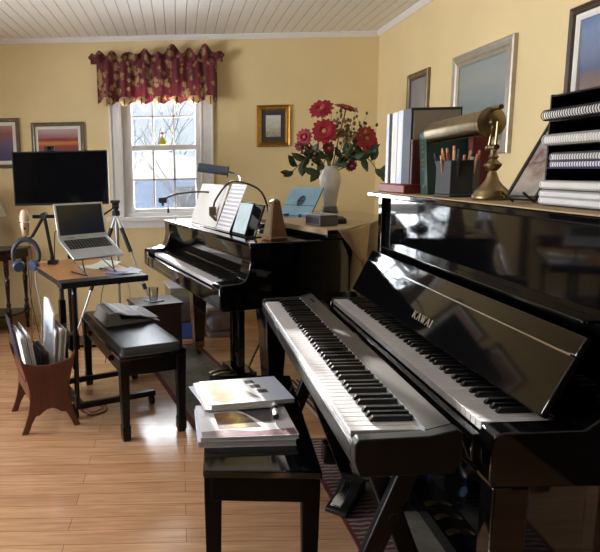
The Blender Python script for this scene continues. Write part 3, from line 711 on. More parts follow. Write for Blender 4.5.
for sx in (-1, 1):
    c = Vector((-.884+sx*.045, 3.405, .755)); m = MB()
    MMx = Matrix.Translation(c) @ Matrix.Rotation(R(-70), 4, 'X') @ Matrix.Rotation(R(25*sx), 4, 'Y')
    m.lathe([(0, -.018), (.03, -.018), (.036, -.008), (.036, .006), (.026, .018), (0, .02)], (0, 0, 0), 20, MMx); m.build('ear_cup', pbr('blue_ear_cup', (54, 72, 100), rough=.4), t)
# cables
def cable(label, pts, r=.0025, mt=MATTE, group=None):
    p0 = Vector(pts[0]); m = MB(); m.tube(smooth_path(pts, 6), r, 6); return tag(m.build('cable', mt, None), label, 'cable', group)
CG = pbr('grey_cable', (150, 150, 150), rough=.5)
cable('dark cable dropping from the headphones to the floor', [(-.875, 3.41, .74), (-.87, 3.42, .55), (-.84, 3.45, .30), (-.83, 3.5, .1), (-.80, 3.55, .006)])
cable('brown cable hanging under the microphone', [(-.884, 3.46, .91), (-.87, 3.49, .80), (-.90, 3.53, .55), (-.92, 3.58, .3), (-.95, 3.6, .05), (-.9, 3.65, .006)], mt=pbr('brown_cable', (110, 62, 44), rough=.5))
cable('pale grey cable bundle hanging at the left edge of the rolling table', [(-.79, 3.35, .752), (-.81, 3.30, .70), (-.78, 3.28, .5), (-.80, 3.3, .3), (-.79, 3.35, .1), (-.76, 3.42, .006)], r=.004, mt=CG)
cable('thin pale cable looping from the laptop to below the table', [(-.63, 3.22, .93), (-.68, 3.28, .96), (-.70, 3.33, .88), (-.72, 3.40, .757)], r=.003)
cable('dark cable hanging behind the rolling table, left of the tripod', [(-.45, 3.75, .70), (-.52, 3.8, .45), (-.50, 3.85, .2), (-.52, 3.9, .006)])
cable('grey cable hanging behind the rolling table, beside the tripod legs', [(-.37, 3.72, .70), (-.33, 3.8, .5), (-.36, 3.86, .25), (-.40, 3.95, .006)], mt=CG)
cable('reddish cord coiled on the floor behind the wooden rack', [(-.52, 3.22, .004), (-.44, 3.18, .004), (-.42, 3.08, .004), (-.50, 3.03, .004), (-.56, 3.10, .004), (-.50, 3.16, .008), (-.44, 3.12, .008), (-.5, 3.06, .008), (-.62, 3.2, .006)], r=.0035, mt=pbr('red_cord', (130, 54, 44), rough=.5))
cable('dark cord looping on the floor under the slim digital piano', [(.50, 2.72, .012), (.58, 2.78, .01), (.55, 2.9, .008), (.47, 2.98, .008), (.50, 3.1, .008), (.62, 3.05, .008)], r=.004)

# ------------------------------------------------------------------ TV, webcam, TV stand, tripod
t = thing('television', 'flat black television, switched off, behind the laptop', 'TV', (-.837, 4.3, 1.05))
m = MB(); m.bx(-1.172, -.500, 4.30, 4.34, 1.05, 1.427); m.build('body', DARKP, t, bevel=.004)
m = MB(); m.bx(-1.162, -.51, 4.2985, 4.3005, 1.065, 1.418); m.build('screen', SCREEN, t)
t = thing('webcam', 'small black webcam perched on the television top edge', 'webcam', (-.905, 4.30, 1.4275))
m = MB(); m.bx(-.94, -.87, 4.295, 4.325, 1.4275, 1.462); m.build('body', MATTE, t, bevel=.006)
m = MB(); m.cyl((-.905, 4.295, 1.446), (-.905, 4.288, 1.446), .011, n=14); m.build('lens', SCREEN, t)
t = thing('television_stand', 'black upright stand holding the television behind the table', 'stand', (-.80, 4.36, 0))
m = MB(); m.bx(-.87, -.73, 4.3405, 4.36, 1.12, 1.36); m.build('mount_plate', SATIN, t)
m = MB(); m.bx(-.825, -.775, 4.36, 4.40, .02, 1.34); m.build('post', SATIN, t, bevel=.003)
m = MB(); m.bx(-1.02, -.58, 4.29, 4.56, 0, .02); m.build('base', SATIN, t, bevel=.004)
t = thing('camera_tripod', 'silver and black camera tripod standing before the window', 'tripod', (-.455, 4.31, 0))
ap = Vector((-.455, 4.31, .975))
for i, a in enumerate((R(-12), R(192), R(95))):
    f = Vector((ap.x+.36*cos(a), ap.y+.36*sin(a), .012)); d = f-ap
    m = MB(); m.tube([ap+d*.02, ap+d*.30], .0125, 10); lg = m.build('leg', SILVER, t)
    m = MB(); m.tube([ap+d*.10, ap+d*.28], .0155, 10); m.build('grip', MATTE, lg)
    m = MB(); m.tube([ap+d*.30, ap+d*.98], .0085, 10); m.build('leg_tube', SILVER, lg)
    m = MB(); m.tube([ap+d*.52, ap+d*.56], .015, 10); m.build('clamp', MATTE, lg)
    m = MB(); m.ball(f, .014, 10); m.build('rubber_foot', MATTE, lg)
    m = MB(); m.tube([ap+d*.54, Vector((ap.x, ap.y, .60))], .004, 6); m.build('spreader', SILVER, lg)
m = MB(); m.cyl((ap.x, ap.y, .56), (ap.x, ap.y, 1.0), .0115, n=12); m.build('centre_column', SILVER, t)
m = MB(); m.cyl((ap.x, ap.y, .965), (ap.x, ap.y, 1.0), .028, n=16); m.cyl((ap.x, ap.y, 1.0), (ap.x, ap.y, 1.04), .018, n=14); m.cyl((ap.x-.025, ap.y, 1.035), (ap.x+.025, ap.y, 1.035), .02, n=14); m.bx(ap.x-.035, ap.x+.035, ap.y-.03, ap.y+.03, 1.055, 1.075); m.build('head', MATTE, t, bevel=.003)
m = MB(); m.tube([(ap.x-.01, ap.y-.02, 1.025), (ap.x-.10, ap.y-.14, .965)], [.005, .009], 8); m.build('pan_handle', MATTE, t)

# ------------------------------------------------------------------ half-moon table and its lamp
t = thing('half_moon_table', 'dark cherry half-moon table against the back wall, at the left edge', 'table', (-1.62, 4.98, 0))
tx, ty = -1.66, 4.975
def semi(r, n=24): return [(tx+r*cos(pi+pi*k/n), ty+r*sin(pi+pi*k/n)) for k in range(n+1)]
m = MB(); m.prism(semi(.42), 'z', .665, .685); m.build('top', CHERRY, t, bevel=.006)
m = MB(); m.prism(semi(.39), 'z', .60, .665); m.build('apron', CHERRY, t)
m = MB(); m.prism(semi(.385), 'z', .14, .158); m.build('shelf', CHERRY, t, bevel=.004)
for a in (R(183), R(220), R(318), R(355)):
    c = (tx+.365*cos(a), ty+.365*sin(a)*.96-.01, 0)
    m = MB(); m.lathe([(0, 0), (.012, 0), (.016, .03), (.012, .06), (.020, .10), (.022, .19), (.013, .21), (.020, .235), (.012, .26), (.016, .33), (.022, .44), (.013, .46), (.02, .48), (.022, .61), (0, .61)], c, 16); m.build('leg', CHERRY, t)
t = thing('table_lamp', 'table lamp with a pale shade, half out of view at the left', 'lamp', (-1.56, 4.80, .685))
m = MB(); m.lathe([(0, 0), (.07, 0), (.072, .015), (.02, .03), (.03, .09), (.045, .14), (.02, .22), (.01, .25), (0, .25)], (-1.56, 4.80, .6855), 20); m.build('base', BRASS, t)
m = MB(); m.lathe([(.175, .26), (.11, .46), (.108, .46), (.173, .26)], (-1.56, 4.80, .6855), 28); m.build('lamp_shade', pbr('pale_lamp_shade', (198, 196, 188), rough=.8), t)
m = MB(); m.cyl((-1.56, 4.8, .93), (-1.56, 4.8, 1.13), .005, n=8); m.build('stem', BRASS, t)

# ------------------------------------------------------------------ box, glass, coaster, bins
bx = thing('wooden_box', 'low dark brown wooden box between the bench and the baby grand', 'box', (-.185, 4.03, 0), R(20))
BM = WM[bx.name]
WEN = wood('dark_walnut', (48, 30, 26), (66, 44, 38), rough=.4)
m = MB(); m.bx(-.15, .15, -.13, .13, .0, .385); m.build('body', WEN, bx, bevel=.003, local=True)
m = MB(); m.bx(-.16, .16, -.14, .14, .385, .402); m.build('lid', WEN, bx, bevel=.003, local=True)
cp_ = BM @ Vector((-.01, -.015, .4025))
t = thing('coaster', 'dark square coaster under the glass on the wooden box', 'coaster', cp_, R(35)); m = MB(); m.bx(-.052, .052, -.052, .052, 0, .006); m.build('pad', pbr('coaster_grey', (96, 112, 112), rough=.4), t, bevel=.002, local=True)
t = thing('drinking_glass', 'clear drinking glass standing on the coaster', 'glass', cp_+Vector((0, 0, .0065)))
m = MB(); m.lathe([(0, .001), (.028, .001), (.034, .085), (.0325, .085), (.027, .006), (0, .006)], (0, 0, 0), 24); m.build('bowl', glass_mat('tumbler_glass', (242, 248, 248), .14), t, local=True)
BINM = glass_mat('clear_plastic', (206, 212, 222), .22, .25); BLUEB = pbr('blue_plastic', (60, 84, 150), rough=.4)
for lab, loc, rz, w, d, h in (('clear plastic tub with blue bottom on the floor, left of the grand piano leg', (.0, 4.58, 0), R(10), .22, .28, .40), ('shallow clear plastic tub on the floor, right of the grand piano leg', (.30, 4.60, 0), R(12), .28, .26, .24)):
    t = thing('storage_tub', lab, 'tub', loc, rz); big = h > .3
    hh = h*.32 if big else h*.2
    m = MB(); m.loft([[(-w/2+.02, -d/2+.02, 0), (w/2-.02, -d/2+.02, 0), (w/2-.02, d/2-.02, 0), (-w/2+.02, d/2-.02, 0)], [(-w/2+.01, -d/2+.01, hh), (w/2-.01, -d/2+.01, hh), (w/2-.01, d/2-.01, hh), (-w/2+.01, d/2-.01, hh)]]); m.build('bottom', BLUEB if big else GREYP, t, bevel=.01, local=True)
    m = MB(); m.loft([[(-w/2+.012, -d/2+.012, hh), (w/2-.012, -d/2+.012, hh), (w/2-.012, d/2-.012, hh), (-w/2+.012, d/2-.012, hh)], [(-w/2, -d/2, h), (w/2, -d/2, h), (w/2, d/2, h), (-w/2, d/2, h)]], cap=False); m.build('side', BINM, t, bevel=.004, local=True)
    m = MB(); m.bx(-w/2+.03, w/2-.03, -d/2+.03, d/2-.03, hh+.002, h*.72); m.build('contents', pbr('bundled_white_plastic' if big else 'bundled_grey_plastic', (222, 228, 238) if big else (176, 178, 182), rough=.5, var=.25, scale=12), t, bevel=.03, local=True)
    m = MB(); m.bx(-w/2-.008, w/2+.008, -d/2-.008, d/2+.008, h+.001, h+.014); m.build('lid', pbr('translucent_white_lid', (190, 198, 214), rough=.35), t, bevel=.005, local=True)

# ------------------------------------------------------------------ rugs and things on them
BURG = stripe_mat('burgundy_stripe_border', (84, 48, 50), (140, 124, 112), axis='Y', period=.027, duty=.6, warp=.02, rough=.95)
FIELD = pbr('grey_green_pile', (112, 108, 96), rough=.95, var=.25, scale=26, bump=.5)
BORD2 = pbr('dark_red_pile', (92, 46, 46), rough=.95, var=.35, scale=50, bump=.5)
BORD3 = pbr('brown_grey_pile', (120, 98, 86), rough=.95, var=.3, scale=60, bump=.5)
t = thing('area_rug', 'grey-green rug with a dark red striped border under the upright piano', 'rug', (1.02, 1.75, 0), R(3))
m = MB(); m.bx(-.28, .42, -.80, .80, 0, .008); m.build('field', FIELD, t, local=True)
m = MB(); m.bx(-.42, -.28, -.94, .94, 0, .009); m.bx(.42, .52, -.94, .94, 0, .009); m.bx(-.28, .42, .80, .94, 0, .009); m.bx(-.28, .42, -.94, -.80, 0, .009); m.build('border', BURG, t, local=True)
m = MB(); m.bx(-.435, -.42, -.955, .955, 0, .009); m.bx(-.42, .535, .94, .955, 0, .009); m.bx(-.42, .535, -.955, -.94, 0, .009); m.build('binding', BORD2, t, local=True)
t = thing('floor_mat', 'small striped mat with fringes on the floor beyond the digital piano', 'rug', (.93, 3.25, 0), R(8))
m = MB(); m.bx(-.28, .3, -.28, .28, 0, .008); m.build('field', stripe_mat('red_white_stripe', (96, 36, 38), (196, 180, 168), axis='X', period=.03, duty=.5, rough=.95), t, local=True)
m = MB()
for k in range(26): m.bx(-.27+.0225*k, -.265+.0225*k, -.32, -.28, .001, .005)
m.build('fringe', PAPER, t, local=True)
t = thing('area_rug', 'long grey-brown runner rug with dark red border lines beneath the grand piano keys', 'rug', (.14, 3.36, 0), R(15.3))
m = MB(); m.bx(-.165, .165, -.92, .88, 0, .007); m.build('field', FIELD, t, local=True)
m = MB()
for a, b in ((-.227, -.20), (.20, .227)): m.bx(a, b, -.98, .94, 0, .008)
m.bx(-.20, .20, .915, .94, 0, .008); m.bx(-.20, .20, -.98, -.955, 0, .008)
m.build('border', BORD2, t, local=True)
m = MB()
for a, b in ((-.20, -.165), (.165, .20)): m.bx(a, b, -.955, .915, 0, .0075)
m.bx(-.165, .165, .88, .915, 0, .0075); m.bx(-.165, .165, -.955, -.92, 0, .0075)
m.build('inner_border', BORD3, t, local=True)
t = thing('sustain_pedal', 'black sustain pedal with a steel lever on the striped rug edge', 'pedal', (.62, 2.14, .0095), R(-35))
m = MB(); m.prism([(-.12, 0), (.10, 0), (.10, .055), (.04, .06), (-.02, .028), (-.12, .018)], 'x', -.042, .042); m.build('housing', MATTE, t, bevel=.004, local=True)
m = MB(); m.loft([[(-w, y, z-.003), (w, y, z-.003), (w, y, z+.003), (-w, y, z+.003)] for y, w, z in ((.03, .012, .066), (-.04, .014, .055), (-.09, .022, .042), (-.12, .02, .034))]); m.build('lever', CHROME, t, bevel=.003, local=True)
cable('pedal cord lying from the sustain pedal towards the piano stand', [(.675, 2.22, .04), (.72, 2.28, .014), (.8, 2.25, .014), (.84, 2.1, .014)], r=.003)
t = thing('plastic_bottle', 'small dark bottle with a round blue and white mark under the pianos', 'bottle', (.79, 2.09, .0095))
m = MB(); m.lathe([(0, 0), (.035, 0), (.038, .01), (.038, .13), (.018, .16), (.016, .19), (0, .19)], (0, 0, 0), 20); m.build('body', pbr('navy_plastic', (34, 38, 70), rough=.35), t, local=True)
m = MB(); mm_ = Matrix.Rotation(R(-111), 4, 'Z') @ Matrix.Rotation(R(90), 4, 'Y'); m.lathe([(.011, .0375), (.020, .036), (.020, .0385), (.011, .0395)], (0, 0, 0), 20, Matrix.Translation((0, 0, .075)) @ mm_); m.build('label', pbr('pale_blue_label', (150, 190, 220), rough=.4), t, local=True)
t = thing('plastic_bottle', 'small purple spray bottle beside the dark bottle under the pianos', 'bottle', (.875, 2.19, .0095))
m = MB(); m.lathe([(0, 0), (.03, 0), (.033, .01), (.033, .09), (.014, .11), (.014, .12), (0, .12)], (0, 0, 0), 20); m.build('body', pbr('purple_plastic', (86, 70, 140), rough=.35), t, local=True)
m = MB(); m.lathe([(0, .1205), (.016, .1205), (.016, .14), (0, .14)], (0, 0, 0), 14); m.build('cap', MATTE, t, local=True)
# ------------------------------------------------------------------ pictures on the walls
def picture(label, wall, u0, u1, z0, z1, fr, bw, mat=None, mw=0., canvas=None, depth=.022, inner=None):
    """u runs along the wall: x on the back wall, y on the right wall"""
    uc, zc = (u0+u1)/2, (z0+z1)/2
    if wall == 'back': t = thing('framed_picture', label, 'picture', (uc, WY-.001, zc)); f = lambda u, d, z: (u, -d, z)
    else: t = thing('framed_picture', label, 'picture', (WX-.001, uc, zc)); f = lambda u, d, z: (-d, u, z)
    hw, hh = (u1-u0)/2, (z1-z0)/2
    def slab(m, a, b, d0, d1, c, d):
        p, q = f(a, d0, c), f(b, d1, d); m.bx(*sorted((p[0], q[0])), *sorted((p[1], q[1])), *sorted((p[2], q[2])))
    def ringframe(hw, hh, bw, prof):
        m = MB(); rings = []
        for k, d in prof:
            w, h = hw-bw*k, hh-bw*k; rings.append([f(-w, d, -h), f(w, d, -h), f(w, d, h), f(-w, d, h)])
        return m.loft(rings, cap=False)
    ringframe(hw, hh, bw, ((0, 0), (0, depth*.8), (.15, depth), (.45, depth*.75), (.8, depth*.9), (1, depth*.6), (1, .002))).build('frame', fr, t, local=True, angle=20)
    a, b = hw-bw, hh-bw
    if inner: ringframe(a, b, inner[1], ((0, depth*.62), (.5, depth*.7), (1, depth*.5), (1, .004))).build('liner', inner[0], t, local=True, angle=20); a -= inner[1]; b -= inner[1]
    if mat:
        m = MB(); slab(m, -a, a, .0035, .005, -b, b); m.build('mount', mat, t, local=True); a -= mw; b -= mw*1.05
    m = MB(); slab(m, -a, a, .005, .0065, -b, b); m.build('canvas', canvas, t, local=True)
    return t
PEWTER = pbr('pewter_frame', (120, 112, 98), rough=.35, metal=.5, var=.2, scale=30)
SILVF = pbr('silver_leaf_frame', (172, 164, 150), rough=.4, metal=.45, var=.12, scale=25)
DKW = pbr('dark_wood_frame', (66, 50, 38), rough=.4, var=.2)
MATW = pbr('white_mount', (226, 224, 216), rough=.8, var=.01); MATD = pbr('dark_grey_mount', (62, 60, 62), rough=.85)
SUNS = ramp_mat('sunset_lake_print', [(0, (86, 78, 96)), (.25, (112, 92, 108)), (.42, (150, 76, 64)), (.5, (206, 138, 84)), (.58, (140, 74, 66)), (.75, (182, 148, 150)), (1, (214, 206, 200))], 'Z', -.15, .16, rough=.12, noise=.06, nscale=5, stretch=(1, 1, 8), coat=.5)
DUSK = ramp_mat('dusk_lake_print', [(0, (70, 76, 110)), (.45, (108, 104, 136)), (.7, (150, 98, 98)), (.82, (170, 130, 128)), (1, (196, 176, 180))], 'Z', -.16, .18, rough=.12, noise=.06, nscale=5, stretch=(1, 1, 8), coat=.5)
SEA = ramp_mat('grey_sea_painting', [(0, (112, 122, 124)), (.22, (96, 108, 114)), (.34, (150, 160, 160)), (.42, (120, 134, 142)), (.7, (146, 152, 148)), (1, (138, 150, 154))], 'Z', -.26, .26, rough=.3, noise=.1, nscale=5, stretch=(1, 1, 4))
MIST = ramp_mat('grey_mist_print', [(0, (120, 122, 124)), (.4, (150, 150, 154)), (1, (122, 124, 132))], 'Z', -.2, .2, rough=.2, noise=.1, nscale=5, stretch=(1, 1, 4))
MOUNT = ramp_mat('mountain_valley_painting', [(0, (110, 120, 90)), (.12, (190, 186, 160)), (.2, (70, 74, 62)), (.34, (128, 98, 82)), (.52, (112, 92, 88)), (.6, (84, 96, 124)), (.72, (118, 130, 158)), (.86, (120, 140, 172)), (1, (92, 116, 160))], 'Z', -.26, .26, rough=.3, noise=.1, nscale=5, stretch=(1, 1, 2))
BOTA = ramp_mat('garden_print', [(0, (150, 144, 120)), (.5, (196, 196, 180)), (1, (208, 212, 206))], 'Z', -.09, .09, rough=.4, noise=.5, nscale=45)
picture('pewter framed dusk print cut off at the left edge of the back wall', 'back', -1.74, -1.283, 1.322, 1.719, PEWTER, .03, MATW, .028, DUSK)
picture('pewter framed sunset print above the black television', 'back', -1.187, -.76, 1.34, 1.678, PEWTER, .03, MATW, .022, SUNS)
picture('small gilt framed garden print with dark mount, right of the window', 'back', .634, .908, 1.45, 1.778, GOLD, .034, MATD, .035, BOTA, inner=(GOLD, .008))
picture('small bronze framed grey picture high on the right wall near the corner', 'right', 3.965, 4.315, 1.42, 1.888, pbr('bronze_frame', (126, 106, 80), rough=.4, metal=.4, var=.2), .032, None, 0, MIST, inner=(DKW, .012))
picture('large silver framed grey seascape in the middle of the right wall', 'right', 2.965, 3.61, 1.325, 1.88, SILVF, .048, None, 0, SEA, depth=.025, inner=(SILVF, .02))
picture('dark framed mountain painting with pale liner, at the right edge above the spiral books', 'right', 1.80, 2.55, 1.30, 1.882, DKW, .032, None, 0, MOUNT, depth=.03, inner=(MATW, .024))

# ------------------------------------------------------------------ valance
def fabric():
    m, nt, b = nodes('burgundy_gold_brocade'); N = nt.nodes; L = nt.links
    tc = N.new('ShaderNodeTexCoord'); mp = N.new('ShaderNodeMapping'); mp.inputs['Scale'].default_value = (1, .2, .75); L.new(tc.outputs['Object'], mp.inputs['Vector'])
    vo = N.new('ShaderNodeTexVoronoi'); vo.inputs['Scale'].default_value = 22; L.new(mp.outputs[0], vo.inputs['Vector'])
    no = N.new('ShaderNodeTexNoise'); no.inputs['Scale'].default_value = 52; no.inputs['Detail'].default_value = 4; L.new(mp.outputs[0], no.inputs['Vector'])
    ma = N.new('ShaderNodeMath'); ma.operation = 'MULTIPLY_ADD'; L.new(no.outputs['Fac'], ma.inputs[0]); ma.inputs[1].default_value = 1.0; L.new(vo.outputs['Distance'], ma.inputs[2])
    sx = N.new('ShaderNodeSeparateXYZ'); L.new(tc.outputs['Object'], sx.inputs[0]); w1 = N.new('ShaderNodeMath'); w1.operation = 'MULTIPLY_ADD'; L.new(sx.outputs['X'], w1.inputs[0]); w1.inputs[1].default_value = 46.6; w1.inputs[2].default_value = .6
    w2 = N.new('ShaderNodeMath'); w2.operation = 'SINE'; L.new(w1.outputs[0], w2.inputs[0]); w3 = N.new('ShaderNodeMath'); w3.operation = 'MULTIPLY_ADD'; L.new(w2.outputs[0], w3.inputs[0]); w3.inputs[1].default_value = .10; L.new(ma.outputs[0], w3.inputs[2]); ma = w3
    rp = N.new('ShaderNodeValToRGB'); L.new(ma.outputs[0], rp.inputs['Fac']); e = rp.color_ramp.elements
    e[0].position = .80; e[0].color = lin((156, 126, 84)); e[1].position = .98; e[1].color = lin((104, 34, 44))
    x = e.new(.90); x.color = lin((104, 66, 50))
    L.new(rp.outputs['Color'], b.inputs['Base Color']); b.inputs['Roughness'].default_value = .75; b.inputs['Sheen Weight'].default_value = .2
    # thin woven cloth lets some daylight through
    t = N.new('ShaderNodeBsdfTranslucent'); L.new(rp.outputs['Color'], t.inputs['Color']); mx = N.new('ShaderNodeMixShader'); mx.inputs[0].default_value = .3
    L.new(b.outputs[0], mx.inputs[1]); L.new(t.outputs[0], mx.inputs[2]); L.new(mx.outputs[0], N['Material Output'].inputs['Surface'])
    return m
FAB = fabric()
def lining():
    m, nt, b = nodes('cream_lining'); N = nt.nodes; L = nt.links
    no = N.new('ShaderNodeTexNoise'); no.inputs['Scale'].default_value = 40
    rp = N.new('ShaderNodeValToRGB'); L.new(no.outputs['Fac'], rp.inputs['Fac']); rp.color_ramp.elements[0].color = lin((206, 176, 128)); rp.color_ramp.elements[1].color = lin((228, 204, 160))
    L.new(rp.outputs['Color'], b.inputs['Base Color']); b.inputs['Roughness'].default_value = .8
    t = N.new('ShaderNodeBsdfTranslucent'); L.new(rp.outputs['Color'], t.inputs['Color']); mx = N.new('ShaderNodeMixShader'); mx.inputs[0].default_value = .5
    L.new(b.outputs[0], mx.inputs[1]); L.new(t.outputs[0], mx.inputs[2]); L.new(mx.outputs[0], N['Material Output'].inputs['Surface'])
    return m
LIN = lining()
V = thing('valance', 'ruffled burgundy and gold curtain valance over the window', 'curtain', (-.15, 4.92, 2.0))
vx0, vx1 = -.628, .315
def pleat(u, k=1.):
    return .022*sin(u*2*pi*7.0+.4)+.010*sin(u*2*pi*16+1.3)
def hemz(u):   # scallops: seven tulip folds, each turning its lining out
    p = (u*7) % 1.0
    return 1.80+.010*sin(u*2*pi*7)+.012*abs(sin(u*2*pi*3.5+.5))
m = MB()
m.grid(lambda u, v: (vx0+(vx1-vx0)*u+(.010*sin(u*40))*v*(1-v), 4.925-.018+pleat(u)*(.45+.9*v)-.02*v, 2.135+(hemz(u)-2.135)*v), 150, 14)
m.build('skirt', FAB, V, angle=80, norm=False)
m = MB()   # standing ruffle above the rod
hd = [(.0, .02), (.03, .035), (.08, .085), (.13, .04), (.18, .075), (.23, .03), (.30, .07), (.36, .05), (.42, .085), (.48, .045), (.53, .05), (.60, .10), (.64, .105), (.70, .05), (.75, .085), (.80, .04), (.85, .10), (.90, .09), (.96, .045), (1.0, .03)]
def hz(u):
    for (a, p), (b, q) in zip(hd, hd[1:]):
        if a <= u <= b:
            s = (u-a)/(b-a); s = s*s*(3-2*s); return p+(q-p)*s
    return .03
m.grid(lambda u, v: (vx0-.045+(vx1-vx0+.09)*u, 4.915+.028*sin(u*2*pi*11+.7)*v+.014*sin(u*70)*v-.012, 2.105+(hz(u)*1.05+.02)*v+.012*sin(u*53)*v), 190, 8)
m.build('heading', FAB, V, angle=80, norm=False)
for x, s in ((vx0-.02, -1), (vx1+.02, 1)):
    m = MB(); m.tube([(x-s*.03, 4.90, 2.15), (x+s*.01, 4.90, 2.165), (x+s*.035, 4.905, 2.150)], [.02, .024, .012], 10); m.build('end_gather', FAB, V)

m = MB(); m.cyl((vx0-.03, 4.945, 2.13), (vx1+.03, 4.945, 2.13), .009, n=12); rod = m.build('rod', TRIM, V)
m = MB()
for x in (vx0, vx1): m.bx(x-.01, x+.01, 4.945, 4.998, 2.12, 2.14)
m.build('bracket', TRIM, rod)
for k in range(7):
    u = (k+.5)/7+.012; x = vx0+(vx1-vx0)*u
    m = MB(); m.grid(lambda a, b: (x+.044*sin((a-.5)*pi)*(.55+.45*sin(b*pi)), 4.868-.012*cos((a-.5)*pi), 1.792+.058*b-.014*(1-b)*cos((a-.5)*pi)), 8, 5); m.build('lining_fold', LIN, V, norm=False, angle=80)
    m = MB(); m.bx(x-.005, x+.005, 4.853, 4.856, 1.785, 1.84); m.build('stripe', FAB, V)
t = thing('sun_catcher', 'small yellow hanging ornament against the middle window panes', 'ornament', (-.125, 4.985, 1.54))
YEL = pbr('yellow_glass', (228, 214, 40), rough=.2)
m = MB(); m.prism([(-.03, 1.489-.0), (.022, 1.489), (.03, 1.505), (.008, 1.54), (-.004, 1.56), (-.02, 1.53), (-.036, 1.505)], 'y', -.003, .003, Matrix.Translation((-.125, 5.045, 0))); m.build('body', YEL, t, bevel=.002)
m = MB(); m.ball((-.129, 5.045, 1.578), .013, 10, (1, .4, 1)); m.build('head', pbr('orange_glass', (180, 110, 60), rough=.3), t)
m = MB(); m.cyl((-.129, 5.045, 1.59), (-.129, 5.045, 1.70), .0012, n=6); m.build('thread', PAPER, t)

# ------------------------------------------------------------------ on the baby grand
def gthing(name, label, cat, tt, s, z, rz=0., group=None): return thing(name, label, cat, gw(tt, s, z), GA+rz, group)
def page(name, label, s0, s1, zb, zt, mt, off=.0, skew=0., cat='sheet music', thick=.004, border=None, curl=.0):
    """a leaf or book resting on the music desk; local y across, z up"""
    sc = (s0+s1)/2; t = gthing(name, label, cat, MDX(zb)-.012-off, sc, zb)
    w = s1-s0; k = .32
    def pt(a, b, d): return ((b*(zt-zb))*k-d+curl*(a-.5)**2, -(a-.5)*w-skew*b, b*(zt-zb))
    m = MB()
    m.loft([[pt(a, b, d) for a, b in ((0, 0), (1, 0), (1, 1), (0, 1))] for d in (0, thick)]); m.build('block', PAPER if border is None else border, t, local=True, bevel=.001)
    m = MB(); m.grid(lambda a, b: pt(.03+.94*a, .03+.94*b, thick+.0006), 6, 6); m.build('page', mt, t, local=True, norm=False)
    return t
page('sheet_music', 'white open music book leaning on the grand piano desk, nearest the window', .19, .56, .9535, 1.19, PAPERB, off=.004, skew=0.03, curl=-.03)
page('sheet_music', 'white music leaf overlapping the middle of the grand piano desk', .44, .66, .9535, 1.185, PAPER, off=.012, skew=.03)
page('sheet_music', 'tall printed music page with a broad white margin on the grand piano desk', .69, .895, .9535, 1.195, SHEET, off=.020, skew=.06)
page('tablet', 'dark framed tablet with a pale screen, nearest the metronome on the grand piano', .925, 1.10, .9535, 1.11, pbr('pale_blue_print', (190, 212, 218), rough=.3, var=.1), off=.012, cat='tablet', border=DARKP, thick=.008)
# gooseneck lamp
t = thing('gooseneck_lamp', 'black gooseneck music lamp arching over the grand piano books', 'lamp', (.462, 3.16, .947))
m = MB(); m.lathe([(0, 0), (.045, 0), (.045, .012), (.02, .02), (.012, .035), (0, .036)], (.462, 3.16, .9475), 20); m.build('base', MATTE, t)
m = MB(); m.tube(smooth_path([(.462, 3.16, .98), (.462, 3.18, 1.08), (.425, 3.23, 1.165), (.335, 3.32, 1.206), (.27, 3.38, 1.196), (.205, 3.40, 1.11), (.19, 3.40, 1.06)], 8), .0055, 8); m.build('gooseneck', MATTE, t)
m = MB(); m.tube(smooth_path([(.335, 3.32, 1.206), (.352, 3.60, 1.238), (.31, 3.87, 1.262)], 8), .0055, 8); m.build('shade_arm', MATTE, t)
m = MB(); a0 = Vector((.122, 3.89, 1.288)); a1 = Vector((.312, 3.88, 1.259)); ax = (a1-a0).normalized(); up = Vector((0, -.35, 1)).normalized(); sd = ax.cross(up).normalized(); up = sd.cross(ax)
prof = [(cos(R(a))*.040, sin(R(a))*.033) for a in range(-20, 201, 20)]
rings = [[p+sd*q[0]+up*q[1] for q in prof] for p in (a0, a0+ax*.01, a1-ax*.01, a1)]
m.loft(rings); sh = m.build('lamp_shade', pbr('gunmetal_shade', (92, 104, 120), rough=.3, metal=.6, var=.08), t, angle=50)
m = MB(); m.cyl(a1-ax*.004, a1+ax*.003, .036, n=18); m.build('end_cap', MATTE, sh)
m = MB(); m.bx(.165, .205, 3.385, 3.41, 1.02, 1.07, None); m.tube([(.17, 3.39, 1.03), (.20, 3.385, 1.0), (.222, 3.38, .985)], .010, 8); m.build('clip', pbr('brown_clip', (96, 76, 52), rough=.4), t, bevel=.004)
t = thing('clip_lamp', 'tiny black clip light on a thin arm reaching left before the window', 'lamp', (.16, 3.62, 1.14))
m = MB(); m.tube(smooth_path([(.24, 3.68, 1.03), (.225, 3.67, 1.12), (.15, 3.64, 1.145), (.0, 3.62, 1.14), (-.075, 3.62, 1.115)], 8), .0055, 8); m.build('arm', pbr('brown_arm', (34, 28, 28), rough=.5), t)
m = MB(); m.tube([(-.068, 3.62, 1.11), (-.068, 3.62, 1.055)], .002, 6); m.cyl((-.068, 3.62, 1.055), (-.068, 3.62, 1.025), .007, n=10); m.build('cord', MATTE, t)
m = MB(); m.bx(-.125, -.075, 3.605, 3.635, 1.085, 1.118); m.cyl((-.10, 3.62, 1.085), (-.10, 3.62, 1.068), .008, n=10); m.build('head', MATTE, t, bevel=.006)
m = MB(); m.bx(.225, .255, 3.67, 3.692, .995, 1.04); m.build('clip', MATTE, t, bevel=.003)
